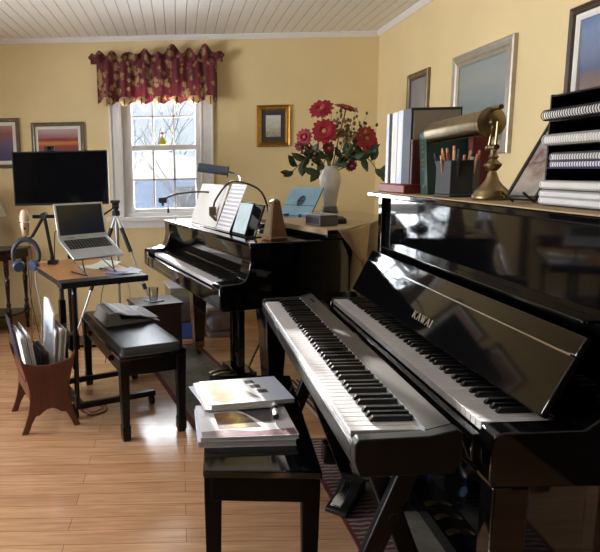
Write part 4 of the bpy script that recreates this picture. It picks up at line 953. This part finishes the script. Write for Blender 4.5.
# metronome
t = thing('metronome', 'brown wooden pyramid metronome on the near end of the grand piano', 'metronome', gw(.262, 1.275, .948), GA+R(4))
m = MB(); m.loft([[(a*w, b*d, z) for a, b in ((-1, -1), (1, -1), (1, 1), (-1, 1))] for w, d, z in ((.044, .043, 0), (.046, .045, .011), (.042, .041, .015), (.018, .019, .178), (.008, .010, .188))]); m.build('case', METROW, t, bevel=.002, local=True)
m = MB(); m.loft([[(-.043, -.034, .02), (-.043, .034, .02), (-.0425, .034, .02), (-.0425, -.034, .02)], [(-.0215, -.014, .165), (-.0215, .014, .165), (-.021, .014, .165), (-.021, -.014, .165)]]); m.build('scale_plate', CHROME, t, local=True)
m = MB(); m.cyl((.042, 0, .06), (.058, 0, .06), .008, n=12); m.build('winding_key', BRASS, t, local=True)
for q in ((-.04, -.04), (-.04, .04), (.04, -.04), (.04, .04)): pass
# cloth
t = thing('cloth_runner', 'tan cloth spread over the grand piano lid, its corner hanging down the side', 'cloth', gw(.7, 1.0, .988), GA)
FL = [(.482, -.62), (.482, -1.375), (.565, -1.376), (.66, -1.31), (.75, -1.235), (.87, -1.12), (.86, -.75)]
m = MB(); CI = Matrix.Translation((-.7, 1.0, 0)); m.prism(FL, 'z', .0, .003, CI)
m.prism([(.479, -.62), (.479, -1.375), (.482, -1.375), (.482, -.62)], 'z', -.03, .003, CI)
m.build('top_layer', RUNNER, t, local=True)
m = MB()
E1 = Vector((.575, -1.37, 0)); E2 = Vector((.86, -1.125, 0)); out = Vector((.64, -.77, 0)).normalized()
tip = (E1+E2)/2+out*.004; tip.z = -.215
EL = [Vector((x, y, 0)) for x, y in ((.515, -1.374), (.575, -1.372), (.655, -1.318), (.735, -1.24), (.80, -1.165), (.86, -1.115))]
tip = Vector((.715, -1.292, -.215))+out*.004
def tri(u, v):
    q = min(u*5, 4.999); i_ = int(q); e = EL[i_]+(EL[i_+1]-EL[i_])*(q-i_); fo = .010*sin(u*22)*v
    p = e+(Vector((tip.x, tip.y, 0))-e)*v*.92; p.z = .003-.215*v*(1-abs(u-.5)*.25)
    p += out*(.017+fo*.4)
    return (p.x-.7, p.y+1.0, p.z)
m.grid(tri, 24, 10); m.build('hanging_corner', RUNNER, t, local=True, norm=False, angle=70, solid=.002)
m = MB(); 
def tail(u, v): 
    p = tip+out*(.016+.003*sin(u*9))+(E2-E1).normalized()*(u-.5)*(.05-.015*v); return (p.x-.7, p.y+1.0, -.15-.17*v)
m.grid(tail, 8, 8); m.build('tassel', RUNNER, t, local=True, norm=False, angle=70, solid=.002)
# radio, case, folder
t = gthing('clock_radio', 'silver and grey radio box standing on the tan cloth', 'radio', .57, 1.16, .9915)
m = MB(); m.bx(-.05, .05, -.075, .075, 0, .052); m.build('body', pbr('dark_grey_radio', (88, 86, 84), rough=.4), t, bevel=.005, local=True)
m = MB(); m.bx(-.053, .053, -.078, .078, .0525, .058); m.build('top', SILVER, t, bevel=.002, local=True)
m = MB(); m.bx(-.0525, -.0505, -.062, .062, .012, .043); m.build('display', pbr('grey_display', (70, 70, 74), rough=.2), t, local=True)
t = gthing('spectacle_case', 'small black case with a white strip beside the radio', 'case', .72, 1.08, .9915, R(-25))
m = MB(); m.bx(-.028, .028, -.075, .075, 0, .028); m.build('body', MATTE, t, bevel=.008, local=True)
m = MB(); m.bx(-.0295, -.0285, -.05, .03, .008, .022); m.build('strip', PAPER, t, local=True)
t = gthing('songbook', 'light blue album cover with a black oval, propped upright on the grand piano lid', 'book', .79, .44, .9875, R(22))
LB = pbr('light_blue_cover', (156, 206, 234), rough=.35, var=.1, scale=8)
LMx = Matrix.Rotation(R(36), 4, 'Y')
m = MB(); m.bx(0, .003, -.122, .122, 0, .205, LMx); m.build('cover', LB, t, local=True)
m = MB(); m.bx(.0035, .008, -.124, .124, 0, .207, LMx); m.build('board', DARKP, t, local=True)
m = MB(); m.lathe([(0, -.001), (.032, -.001), (.032, .0), (0, .0)], (0, 0, 0), 24, LMx @ Matrix.Translation((0, 0, .105)) @ Matrix.Rotation(R(-90), 4, 'Y') @ Matrix.Diagonal((1.25, .95, 1, 1)).copy()); m.build('printed_oval', MATTE, t, local=True)
m = MB(); m.bx(-.0006, -.0002, -.118, .118, .07, .073, LMx); m.build('printed_line', MATTE, t, local=True)
m = MB(); m.tube([LMx @ Vector((.008, 0, .15)), (.16, 0, .004)], .004, 6); m.tube([(-.03, -.06, .004), (.16, 0, .004)], .004, 6); m.tube([(-.03, .06, .004), (.16, 0, .004)], .004, 6); m.build('easel', MATTE, t, local=True)
# vase with flowers
vx, vy, vz = 1.0, 4.03, .969
t = thing('vase', 'tall white vase holding red flowers on the grand piano lid', 'vase', (vx, vy, vz))
m = MB(); m.lathe([(0, 0), (.058, 0), (.06, .01), (.05, .045), (.046, .052), (0, .052)], (vx, vy, vz), 28); m.build('foot', pbr('dark_grey_glaze', (92, 92, 90), rough=.3), t)
m = MB(); m.lathe([(0, .0525), (.044, .0525), (.047, .08), (.056, .14), (.068, .20), (.071, .235), (.064, .262), (.052, .285), (.05, .30), (.055, .315), (.048, .312), (.045, .29), (0, .28)], (vx, vy, vz), 32); m.build('body', pbr('cream_glaze', (214, 208, 196), rough=.22, var=.04), t)
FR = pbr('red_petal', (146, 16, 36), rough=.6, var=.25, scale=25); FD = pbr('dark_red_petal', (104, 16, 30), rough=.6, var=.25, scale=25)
LEAF = pbr('dark_green_leaf', (52, 70, 44), rough=.5, var=.3, scale=20); STEM = pbr('olive_stem', (92, 92, 52), rough=.6); DRY = pbr('dried_filler', (136, 108, 74), rough=.8, var=.35, scale=40); CEN = pbr('flower_centre', (170, 120, 70), rough=.8)
mouth = Vector((vx, vy, vz+.29)); k = 4.03/4.2
def wpt(x, z, dy=0): return Vector((x*.968, vy+dy, 1.2741+(z-1.2741)*.968))
def orient(n):
    return n.normalized().to_track_quat('Z', 'Y').to_matrix().to_4x4()
def flower(label, c, n, r, mt, rnd, np_=15, layers=2):
    t = thing('gerbera', label, 'flower', tuple(c), 0, 'red flowers in the white vase')
    M_ = Matrix.Translation(c) @ orient(Vector(n)); m = MB()
    for ly in range(layers):
        rr = r*(1-.28*ly)
        for i in range(np_):
            a = 2*pi*(i+.5*ly)/np_+rnd.uniform(-.08, .08); l = rr*rnd.uniform(.9, 1.05); w = rr*.2; up_ = .18*rr+ly*.012
            ca, sa = cos(a), sin(a)
            def P(d, s, z): return M_ @ Vector((ca*d-sa*s, sa*d+ca*s, z))
            m.loft([[P(.12*rr, -w*.35, .002), P(.12*rr, w*.35, .002)], [P(.45*l, -w, up_*.8), P(.45*l, w, up_*.8)], [P(.8*l, -w*.95, up_), P(.8*l, w*.95, up_)], [P(l, -w*.2, up_*.7), P(l, w*.2, up_*.7)]], cap=False, closed=False)
    m.build('petals', mt, t, norm=False, angle=60)
    m = MB(); m.ball((0, 0, 0), r*.2, 12, (1, 1, .5), M_ @ Matrix.Translation((0, 0, .012))); m.build('centre', CEN, t)
    m = MB(); nn = Vector(n).normalized(); m.tube(smooth_path([c-nn*.003, c-nn*.04-Vector((0, 0, .02)), (c+mouth)/2+Vector((0, 0, -.01)), mouth-Vector((0, 0, .05))], 5), .004, 6); m.build('stem', STEM, t)
rn = random.Random(5)
flower('topmost left red flower of the bouquet, turned half away', wpt(.965, 1.655), (-.3, -.75, .6), .082, FR, rn, 14, 3)
flower('topmost right red flower of the bouquet, seen edge-on like a flat dish', wpt(1.13, 1.655), (.25, -.35, .95), .085, FR, rn, 15, 2)
flower('large red flower facing the room in the middle of the bouquet', wpt(.965, 1.51, -.09), (-.1, -1, .15), .082, FR, rn, 15, 2)
flower('red flower at the left side of the bouquet, beside the large one', wpt(.85, 1.478, -.04), (-.7, -.8, .1), .062, FR, rn, 13, 3)
flower('red flower at the right side of the bouquet, facing the upright piano', wpt(1.269, 1.458), (.35, -.9, .2), .092, FR, rn, 16, 2)
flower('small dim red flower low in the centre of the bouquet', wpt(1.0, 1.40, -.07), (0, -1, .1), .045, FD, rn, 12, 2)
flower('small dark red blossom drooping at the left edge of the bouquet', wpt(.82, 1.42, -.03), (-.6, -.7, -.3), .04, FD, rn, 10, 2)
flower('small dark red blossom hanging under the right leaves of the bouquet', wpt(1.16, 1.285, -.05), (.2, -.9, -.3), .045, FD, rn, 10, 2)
def leafspray(label, pts, n, size, rnd, name='leaf_spray', mt=None, cat='leaves', group='leaf sprays in the white vase'):
    t = thing(name, label, cat, tuple(mouth), 0, group)
    path = smooth_path([mouth-Vector((0, 0, .04))]+pts, 6)
    m = MB(); m.tube(path, .003, 6); m.build('stem', STEM, t)
    m = MB(); N_ = len(path)
    for i in range(n):
        p = path[min(N_-1, int(N_*(.25+.75*i/max(1, n-1))))] if n > 1 else path[-1]
        d = (path[-1]-path[0]).normalized(); a = rnd.uniform(-1.1, 1.1)+(1 if i % 2 else -1)*.5
        if i == n-1: a = 0
        q = Vector((d.x*cos(a)-d.z*sin(a), rnd.uniform(-.5, .2), d.x*sin(a)+d.z*cos(a)-.15)).normalized()
        sd = q.cross(Vector((rnd.uniform(-.3, .3), -1, .5))).normalized(); nm_ = q.cross(sd)
        L_ = size*rnd.uniform(.8, 1.2); W_l = L_*.26
        rows = [(0, .05), (.2, .75), (.45, 1.), (.7, .75), (1, .04)]
        m.loft([[p+q*L_*f+sd*W_l*w*s+nm_*(.012*abs(s)-.02*f*f) for s in (-1, 0, 1)] for f, w in rows], cap=False, closed=False)
    m.build('leaves', mt or LEAF, t, norm=False, angle=60)
W2 = lambda px, z, dy=0: wpt(px, z, dy)
leafspray('dark green leaf spray drooping to the far left of the bouquet', [W2(.93, 1.36, -.03), W2(.85, 1.33, -.05), W2(.76, 1.25, -.06)], 9, .10, rn)
leafspray('dark green leaf spray trailing down at the right of the bouquet', [W2(1.12, 1.38, -.03), W2(1.27, 1.33, -.05), W2(1.36, 1.20, -.06)], 9, .10, rn)
leafspray('broad dark green leaves spreading over the vase mouth in front', [W2(1.0, 1.34, -.07), W2(.96, 1.30, -.10), W2(.93, 1.25, -.11)], 7, .10, rn)
leafspray('dark green leaf spray rising right behind the bouquet', [W2(1.12, 1.37, .03), W2(1.2, 1.42, .0), W2(1.28, 1.38, -.03)], 8, .10, rn)
leafspray('green leaves bunched just right of the vase mouth', [W2(1.08, 1.33, -.06), W2(1.14, 1.35, -.08), W2(1.2, 1.33, -.08)], 7, .085, rn)
leafspray('green leaves bunched just left of the vase mouth', [W2(.98, 1.36, -.05), W2(.9, 1.37, -.07), W2(.85, 1.33, -.07)], 7, .09, rn)
def filler(label, c, r, n, rnd, mt):
    t = thing('dried_sprig', label, 'dried flower', tuple(mouth), 0, 'dried sprigs in the white vase')
    m = MB(); m.tube(smooth_path([mouth-Vector((0, 0, .04)), (mouth+c)/2, c], 5), .0025, 6); m.build('stem', STEM, t)
    m = MB()
    for i in range(n):
        d = Vector((rnd.gauss(0, 1), rnd.gauss(0, .6), rnd.gauss(0, 1.1)))*r*.5
        m.ball(c+d, rnd.uniform(.006, .012), 6, (1, 1, 1.3)); m.tube([c+d*.98, c-Vector((0, 0, r*.4))], .0008, 4)
    m.build('seed_heads', mt, t)
filler('tan dried sprig at the top right between the red flowers', W2(1.15, 1.50, .0), .12, 70, rn, DRY)
filler('brown dried sprig low on the left of the large red flower', W2(.88, 1.39, -.04), .08, 40, rn, pbr('brown_red_filler', (120, 72, 58), rough=.8, var=.3))
filler('green-brown sprig between the two top red flowers', W2(1.05, 1.53, .02), .10, 50, rn, pbr('green_brown_filler', (104, 98, 62), rough=.8, var=.3))
filler('thin wispy green sprig reaching over the right red flower', W2(1.25, 1.56, .02), .10, 14, rn, LEAF)

# ------------------------------------------------------------------ on top of the upright
ZT = 1.1725
t = thing('table_runner', 'tan runner cloth over the far part of the upright piano top', 'cloth', (1.0, 2.1, ZT))
m = MB(); m.bx(.79, 1.19, 1.66, 2.515, ZT, ZT+.003); m.build('cloth', RUNNER, t); del m
t = thing('table_runner', 'tan runner cloth over the near part of the upright piano top', 'cloth', (1.0, 1.38, ZT))
m = MB(); m.bx(.788, 1.19, 1.10, 1.655, ZT, ZT+.003); m.build('cloth', RUNNER, t)
ZB = ZT+.0035
t = thing('bookend', 'rust red book rest on the upright piano, holding the binders', 'bookend', (.9, 2.3, ZB))
m = MB(); m.bx(.80, 1.05, 2.165, 2.435, ZB, ZB+.032); m.build('base', RED, t, bevel=.004)
m = MB(); m.prism([(.82, ZB+.032), (1.0, ZB+.032), (1.0, ZB+.10), (.86, ZB+.19), (.82, ZB+.19)], 'y', 2.150, 2.165); m.build('end_plate', pbr('dark_rust', (84, 34, 28), rough=.5), t, bevel=.003)
def book(label, x0, x1, y0, y1, z0, h, cov, lab=None, labc=None, name='binder', cat='book', group='books on the upright piano'):
    t = thing(name, label, cat, ((x0+x1)/2, (y0+y1)/2, z0), 0, group)
    m = MB(); m.bx(x0+.004, x1-.003, y0+.0032, y1-.0032, z0+.003, z0+h-.004); m.build('pages', PAPER, t)
    m = MB(); m.bx(x0, x0+.003, y0, y1, z0, z0+h); m.bx(x0, x1, y0, y0+.003, z0, z0+h); m.bx(x0, x1, y1-.003, y1, z0, z0+h); m.build('cover', cov, t, bevel=.001, seg=1)
    if lab:
        m = MB(); m.bx(x0-.0008, x0-.0001, y0+(y1-y0)*lab[0], y0+(y1-y0)*lab[1], z0+h*lab[2], z0+h*lab[3]); m.build('spine_label', labc, t)
zz = ZB+.0325
book('white binder with grey printed spine, farthest left in the red book rest', .828, 1.03, 2.415, 2.448, zz, .268, ramp_mat('printed_spine', [(0, (150, 156, 170)), (.4, (226, 226, 226)), (1, (190, 196, 210))], 'Z', -.2, .2, noise=.6, nscale=60), None)
book('black spined book, second from the left in the red book rest', .832, 1.02, 2.386, 2.412, zz, .262, pbr('black_cloth_cover', (44, 46, 54), rough=.6))
book('plain white binder, third in the red book rest', .828, 1.03, 2.327, 2.383, zz, .266, PAPER, (.3, .7, .15, .8), pbr('cream_label', (220, 214, 200), rough=.6))
book('white binder with blue-grey print, fourth in the red book rest', .828, 1.03, 2.268, 2.324, zz, .268, PAPERB, (.25, .75, .1, .85), ramp_mat('blue_print_label', [(0, (170, 186, 214)), (1, (236, 238, 240))], 'Z', -.2, .2, noise=.7, nscale=50))
book('tall dark spined folio with a plain grey cover facing the lamp', .826, 1.005, 2.185, 2.265, zz, .268, pbr('navy_spine', (40, 44, 58), rough=.5))
gt = [o for o in COL.objects if o.get('label') == 'tall dark spined folio with a plain grey cover facing the lamp'][0]
m = MB(); m.bx(.834, .999, 2.1825, 2.1845, zz+.004, zz+.258); m.build('front_panel', pbr('warm_grey_cover', (150, 140, 126), rough=.6, var=.04), gt)
t = thing('book', 'dark green book with gilt title leaning against the red book rest', 'book', (.93, 2.09, ZB), 0, 'books on the upright piano')
GM = Matrix.Translation((0, 2.055, ZB)) @ Matrix.Rotation(R(-10), 4, 'X')
m = MB(); m.bx(.848, .985, .004, .056, .004, .215, GM); m.build('pages', PAPER, t)
GRN = pbr('dark_green_cloth', (34, 66, 62), rough=.5, var=.08)
m = MB(); m.bx(.842, .848, 0, .06, 0, .22, GM); m.bx(.842, .99, 0, .004, 0, .22, GM); m.bx(.842, .99, .056, .06, 0, .22, GM); m.build('cover', GRN, t, bevel=.002)
m = MB()
for a in (.18, .165, .148, .12, .105, .09, .03): m.bx(.8412, .8419, .024, .040, a, a+.008, GM)
m.build('gilt_title', GOLD, t)
for lab, y0, w, h, c, x0 in (('cream book standing behind the pencils on the upright piano', 2.10, .03, .20, (196, 176, 140), .985), ('dark green book standing behind the pencils, beside the cream one', 2.058, .035, .215, (44, 70, 58), .985), ('dark red book standing behind the pencils under the lamp shade', 2.02, .03, .225, (110, 34, 34), .97)):
    book(lab, x0, x0+.06, y0, y0+w, ZB, h, pbr('cover_%d' % c[0], c, rough=.6), name='book')
# pencil cup
cx, cy = .872, 1.905
t = thing('pencil_cup', 'black six sided pencil holder on the upright piano', 'pencil cup', (cx, cy, ZB))
hexa = lambda r: [(cx+r*cos(pi/6+pi/3*k+.3), cy+r*sin(pi/6+pi/3*k+.3)) for k in range(6)]
m = MB(); a = hexa(.064); b = hexa(.058)
m.loft([[(x, y, ZB+z) for x, y in q] for q, z in ((hexa(.068), 0), (hexa(.068), .008), (a, .009), (a, .112), (b, .112), (b, .01))]); m.build('body', pbr('charcoal_leather', (40, 42, 45), rough=.45, var=.1), t, bevel=.002, angle=20)
rn = random.Random(11)
pcs = [('yellow pencil', (214, 160, 76)), ('orange pencil', (206, 132, 60)), ('blue pen', (44, 54, 120)), ('tan pencil', (196, 156, 104)), ('red pencil', (160, 60, 44)), ('navy pen', (34, 38, 74)), ('ochre pencil', (198, 146, 66)), ('brown pencil', (128, 84, 54)), ('pale wooden pencil', (222, 186, 138)), ('black marker', (30, 30, 32)), ('amber pencil', (220, 150, 60)), ('pink topped pencil', (206, 150, 130)), ('white pen', (216, 216, 214)), ('dark orange pencil', (190, 110, 50))]
for i, (nm_, c) in enumerate(pcs):
    a = 2*pi*i/len(pcs)+.2; rad = .042 if i % 2 else .022
    p = Vector((cx+rad*cos(a), cy+rad*sin(a), ZB+.012)); top = p+Vector((cos(a)*.022+rn.uniform(-.006, .006), sin(a)*.03, rn.uniform(.115, .145)))
    pen = 'pen' in nm_.split() or 'marker' in nm_
    t = thing('pen' if pen else 'pencil', '%s sticking out of the six sided holder' % nm_, 'pen' if pen else 'pencil', tuple(p), 0, 'pencils and pens in the holder')
    d = (top-p); m = MB(); m.tube([p, p+d*.9], .0042 if not pen else .005, 6); m.build('shaft', pbr('stick_%d_%d_%d' % c, c, rough=.4), t)
    m = MB(); m.tube([p+d*.9, p+d], [.0042, .0042 if i % 3 else .001] if not pen else [.0055, .005], 8); m.build('tip', pbr('eraser_pink', (214, 140, 126), rough=.7) if (i % 3 and not pen) else (pbr('bare_wood_tip', (220, 186, 140), rough=.7) if not pen else MATTE), t)
# brass piano lamp
lx_, ly_ = .875, 1.70
t = thing('piano_lamp', 'brass piano lamp with a horizontal tube shade on the upright piano', 'lamp', (lx_, ly_, ZB))
m = MB(); m.lathe([(0, 0), (.048, 0), (.050, .004), (.050, .012), (.045, .017), (.045, .024), (.041, .028), (.030, .038), (.018, .054), (.012, .072), (.010, .078), (0, .078)], (lx_, ly_, ZB), 32); m.build('base', BRASS, t, angle=50)
m = MB(); m.lathe([(0, .0785), (.010, .0785), (.014, .082), (.022, .092), (.023, .098), (.014, .106), (.010, .112), (.014, .118), (.009, .124), (.008, .140), (0, .140)], (lx_, ly_, ZB), 24); m.build('stem', BRASS, t, angle=50)
m = MB(); m.cyl((lx_-.005, ly_-.024, ZB+.144), (lx_-.005, ly_+.024, ZB+.144), .008, n=12); m.build('pivot', BRASS, t)
sc0 = Vector((.871, 1.703, 1.388)); 
for dy in (-.018, .018):
    m = MB(); m.tube([(lx_-.005, ly_+dy, ZB+.144), (sc0.x, sc0.y-.012+dy*.7, sc0.z)], .0038, 8); m.build('rod', BRASS, t)
m = MB(); m.cyl((sc0.x, sc0.y-.036, sc0.z+.038), (sc0.x, sc0.y+.036, sc0.z+.038), .007, n=12); m.build('top_bar', BRASS, t)
ax0 = Vector((.871, 1.722, 1.389)); ax1 = Vector((.858, 2.06, 1.380)); ax = (ax1-ax0).normalized()
upv = Vector((0, 0, 1)); sd = ax.cross(upv).normalized(); upv = sd.cross(ax)
pr_ = [(cos(R(a))*.036, sin(R(a))*.036) for a in range(-55, 236, 15)]
m = MB(); m.loft([[p+sd*q[0]*f+upv*q[1]*f for q in pr_] for p, f in ((ax0, 1), (ax0+ax*.02, 1), (ax1-ax*.006, 1), (ax1, .97))], cap=False, closed=False)
sh = m.build('lamp_shade', BRASS, t, solid=.0015, angle=50)
m = MB(); m.lathe([(0, -.012), (.010, -.012), (.012, -.004), (.028, -.003), (.034, 0), (.0415, .004), (.0415, .016), (.036, .02), (0, .02)], (0, 0, 0), 32, Matrix.Translation(ax0-ax*.012) @ orient(ax)); m.build('end_disc', BRASS, sh, angle=40)
m = MB(); m.lathe([(0, 0), (.036, 0), (.036, .004), (0, .006)], (0, 0, 0), 28, Matrix.Translation(ax1) @ orient(ax)); m.build('end_cap', BRASS, sh, angle=40)
# photo frame on an easel
t = thing('photo_frame', 'small photograph in a dark frame leaning on an easel by the spiral books', 'photo frame', (.87, 1.53, ZB))
FMx = Matrix.Translation((.855, 1.522, ZB+.012)) @ Matrix.Rotation(R(20), 4, 'Z') @ Matrix.Rotation(R(36), 4, 'Y')
def fr(m, w, h, b, d0, d1):
    m.bx(d0, d1, -w, -w+b, 0, h, FMx); m.bx(d0, d1, w-b, w, 0, h, FMx); m.bx(d0, d1, -w, w, 0, b, FMx); m.bx(d0, d1, -w, w, h-b, h, FMx)
m = MB(); fr(m, .047, .25, .010, 0, .012); m.build('frame', pbr('black_brown_frame', (40, 34, 30), rough=.35), t, bevel=.002)
m = MB(); m.bx(.003, .006, -.04, .04, .010, .24, FMx); m.build('photograph', ramp_mat('colour_photo', [(0, (90, 92, 96)), (.35, (170, 160, 146)), (.55, (120, 90, 80)), (.75, (190, 190, 190)), (1, (120, 130, 140))], 'Z', -.02, .2, rough=.15, noise=.4, nscale=18), t)
m = MB(); m.bx(.006, .0119, -.042, .042, .008, .242, FMx); m.build('back_board', MATTE, t)
m = MB()
for yy in (-.032, .032):
    m.tube([FMx @ Vector((-.03, yy, -.002)), FMx @ Vector((.016, yy, 0)), FMx @ Vector((.016, yy*.4, .25))], .0035, 6); m.tube([FMx @ Vector((.016, yy, .10)), (1.02, 1.60+yy*.6, ZB+.004)], .003, 6)
m.build('easel', pbr('bronze_wire', (70, 58, 44), rough=.35, metal=.6), t)
# sorter with spiral bound books
t = thing('book_sorter', 'black open shelf sorter full of spiral bound books at the right', 'sorter', (1.0, 1.26, ZB))
xs0, xs1, ys0, ys1 = .868, 1.14, 1.125, 1.445
m = MB(); m.bx(xs0, xs1, ys1-.006, ys1, ZB, 1.43); m.build('side_panel', SATIN, t, bevel=.001)
m = MB(); m.bx(xs0, xs1, ys0, ys0+.006, ZB, 1.43); m.build('side_panel', SATIN, t, bevel=.001)
m = MB(); m.bx(xs1-.006, xs1, ys0+.006, ys1-.006, ZB, 1.43); m.build('back_panel', SATIN, t)
shelf = [ZB+.002, 1.205, 1.260, 1.313, 1.368, 1.424]
for s_ in shelf:
    m = MB(); m.bx(xs0, xs1-.006, ys0+.006, ys1-.006, s_, s_+.004); m.build('shelf', SATIN, t)
def spiral(label, z, h, coil, cover, y0, y1, x0=.848):
    t = thing('spiral_book', label, 'book', (x0+.12, (y0+y1)/2, z), 0, 'spiral books in the sorter')
    m = MB(); m.bx(x0+.008, x0+.24, y0, y1, z+.001, z+h-.001); m.build('pages', PAPER, t)
    m = MB(); m.bx(x0+.006, x0+.245, y0, y1, z, z+.001); m.bx(x0+.006, x0+.245, y0, y1, z+h-.001, z+h); m.build('cover', cover, t)
    m = MB(); r = h/2+.003; n = int((y1-y0-.01)/.0085)
    for i in range(n):
        y = y0+.006+i*.0085
        m.loft([[(x0+.006+(r+q)*cos(a)*1., y+d, z+h/2+(r+q)*sin(a)) for q, d in ((0, 0), (.0011, .0018), (0, .0036), (-.0011, .0018))] for a in [2*pi*k/12 for k in range(13)]], cap=False)
    m.build('spiral_binding', coil, t, angle=60)
CW = pbr('white_coil', (224, 224, 222), rough=.35); CK = pbr('black_coil', (26, 26, 28), rough=.35); CP = pbr('purple_coil', (96, 92, 140), rough=.4); CGy = pbr('grey_coil', (120, 120, 122), rough=.4)
MARB = pbr('marbled_cover', (110, 108, 106), rough=.6, var=.5, scale=70)
spiral('black coil book with a marbled cover on the sorter top shelf', shelf[4]+.0045, .018, CK, MARB, 1.14, 1.432, .840)
spiral('pale grey coil book on the second shelf down of the sorter', shelf[3]+.0045, .018, pbr('pale_grey_coil', (200, 198, 192), rough=.4), GREYP, 1.14, 1.434, .846)
spiral('purple coil book on the middle shelf of the sorter', shelf[2]+.0045, .013, CP, pbr('lilac_cover', (120, 116, 150), rough=.5), 1.14, 1.425, .860)
spiral('grey coil book resting on the purple coil book in the sorter', shelf[2]+.0195, .015, CGy, MARB, 1.14, 1.426, .860)
spiral('white coil book alone on the shelf above the sorter bottom', shelf[1]+.0135, .013, CW, PAPER, 1.14, 1.434, .846)
spiral('white coil book on the sorter bottom shelf, upper one of two', shelf[0]+.0195, .012, CW, GREYP, 1.14, 1.434, .846)
spiral('lowest white coil book at the sorter base', shelf[0]+.0045, .0125, CW, PAPERB, 1.14, 1.434, .846)

# added unseen dark slab on the right wall, to darken the polished cases' reflections
DBK = wood('added_slab_dark_wood', (34, 30, 28), (48, 42, 38), rough=.5)
m = MB(); m.bx(1.55, 1.609, -1.7, .82, 0, 2.12)
for y0 in (-1.6, -.42):
    for z0, z1 in ((.15, .95), (1.08, 1.95)): m.bx(1.535, 1.55, y0+.08, y0+1.02, z0, z1)
struct(m.build('added_dark_slab_1', DBK, bevel=.004))
# ------------------------------------------------------------------ camera and light
cam = bpy.data.cameras.new('camera'); co = bpy.data.objects.new('camera', cam); COL.objects.link(co)
pit, yaw, rol, ch = .1641, -.0008, .0206, 1.2741
r0 = Vector((cos(yaw), -sin(yaw), 0)); fw = Vector((sin(yaw)*cos(pit), cos(yaw)*cos(pit), -sin(pit))); dn = fw.cross(r0)
r2 = r0*cos(rol)+dn*sin(rol); d2 = -r0*sin(rol)+dn*cos(rol)
co.matrix_world = Matrix(((r2.x, -d2.x, -fw.x, 0), (r2.y, -d2.y, -fw.y, 0), (r2.z, -d2.z, -fw.z, ch), (0, 0, 0, 1)))
cam.sensor_fit = 'HORIZONTAL'; cam.sensor_width = 36.; cam.lens = 36*602.07/600
cam.shift_x = (300-180.38)/600; cam.shift_y = (270.29-276)/600; cam.clip_start = .05
S.camera = co

w = bpy.data.worlds.new('World'); S.world = w; w.use_nodes = True
bg = w.node_tree.nodes['Background']; bg.inputs['Color'].default_value = (.80, .90, 1.0, 1); bg.inputs['Strength'].default_value = 1.05
def area(name, loc, rot, sx, sy, e, col):
    l = bpy.data.lights.new(name, 'AREA'); l.shape = 'RECTANGLE'; l.size = sx; l.size_y = sy; l.energy = e; l.color = col
    o = bpy.data.objects.new(name, l); COL.objects.link(o); o.location = loc; o.rotation_euler = rot; return o
area('daylight_left_window', (LX-.55, 2.2, .95), (0, R(-110), 0), 1.5, 2.4, 345, (.97, .97, 1.0))
area('daylight_back_window', (-.12, 5.35, 1.45), (R(-90), 0, 0), .6, 1.0, 30, (.86, .93, 1.0))
sun = bpy.data.lights.new('sun', 'SUN'); so = bpy.data.objects.new('sun', sun); COL.objects.link(so)
sun.energy = 21.; sun.angle = R(.6); sun.color = (1, .96, .90)
sd_ = Vector((.14, -1, -.24)).normalized(); so.rotation_euler = sd_.to_track_quat('-Z', 'Y').to_euler()
S.view_settings.view_transform = 'Standard'; S.view_settings.look = 'None'; S.view_settings.exposure = .1; S.view_settings.gamma = 1.; S.view_settings.use_curve_mapping = False
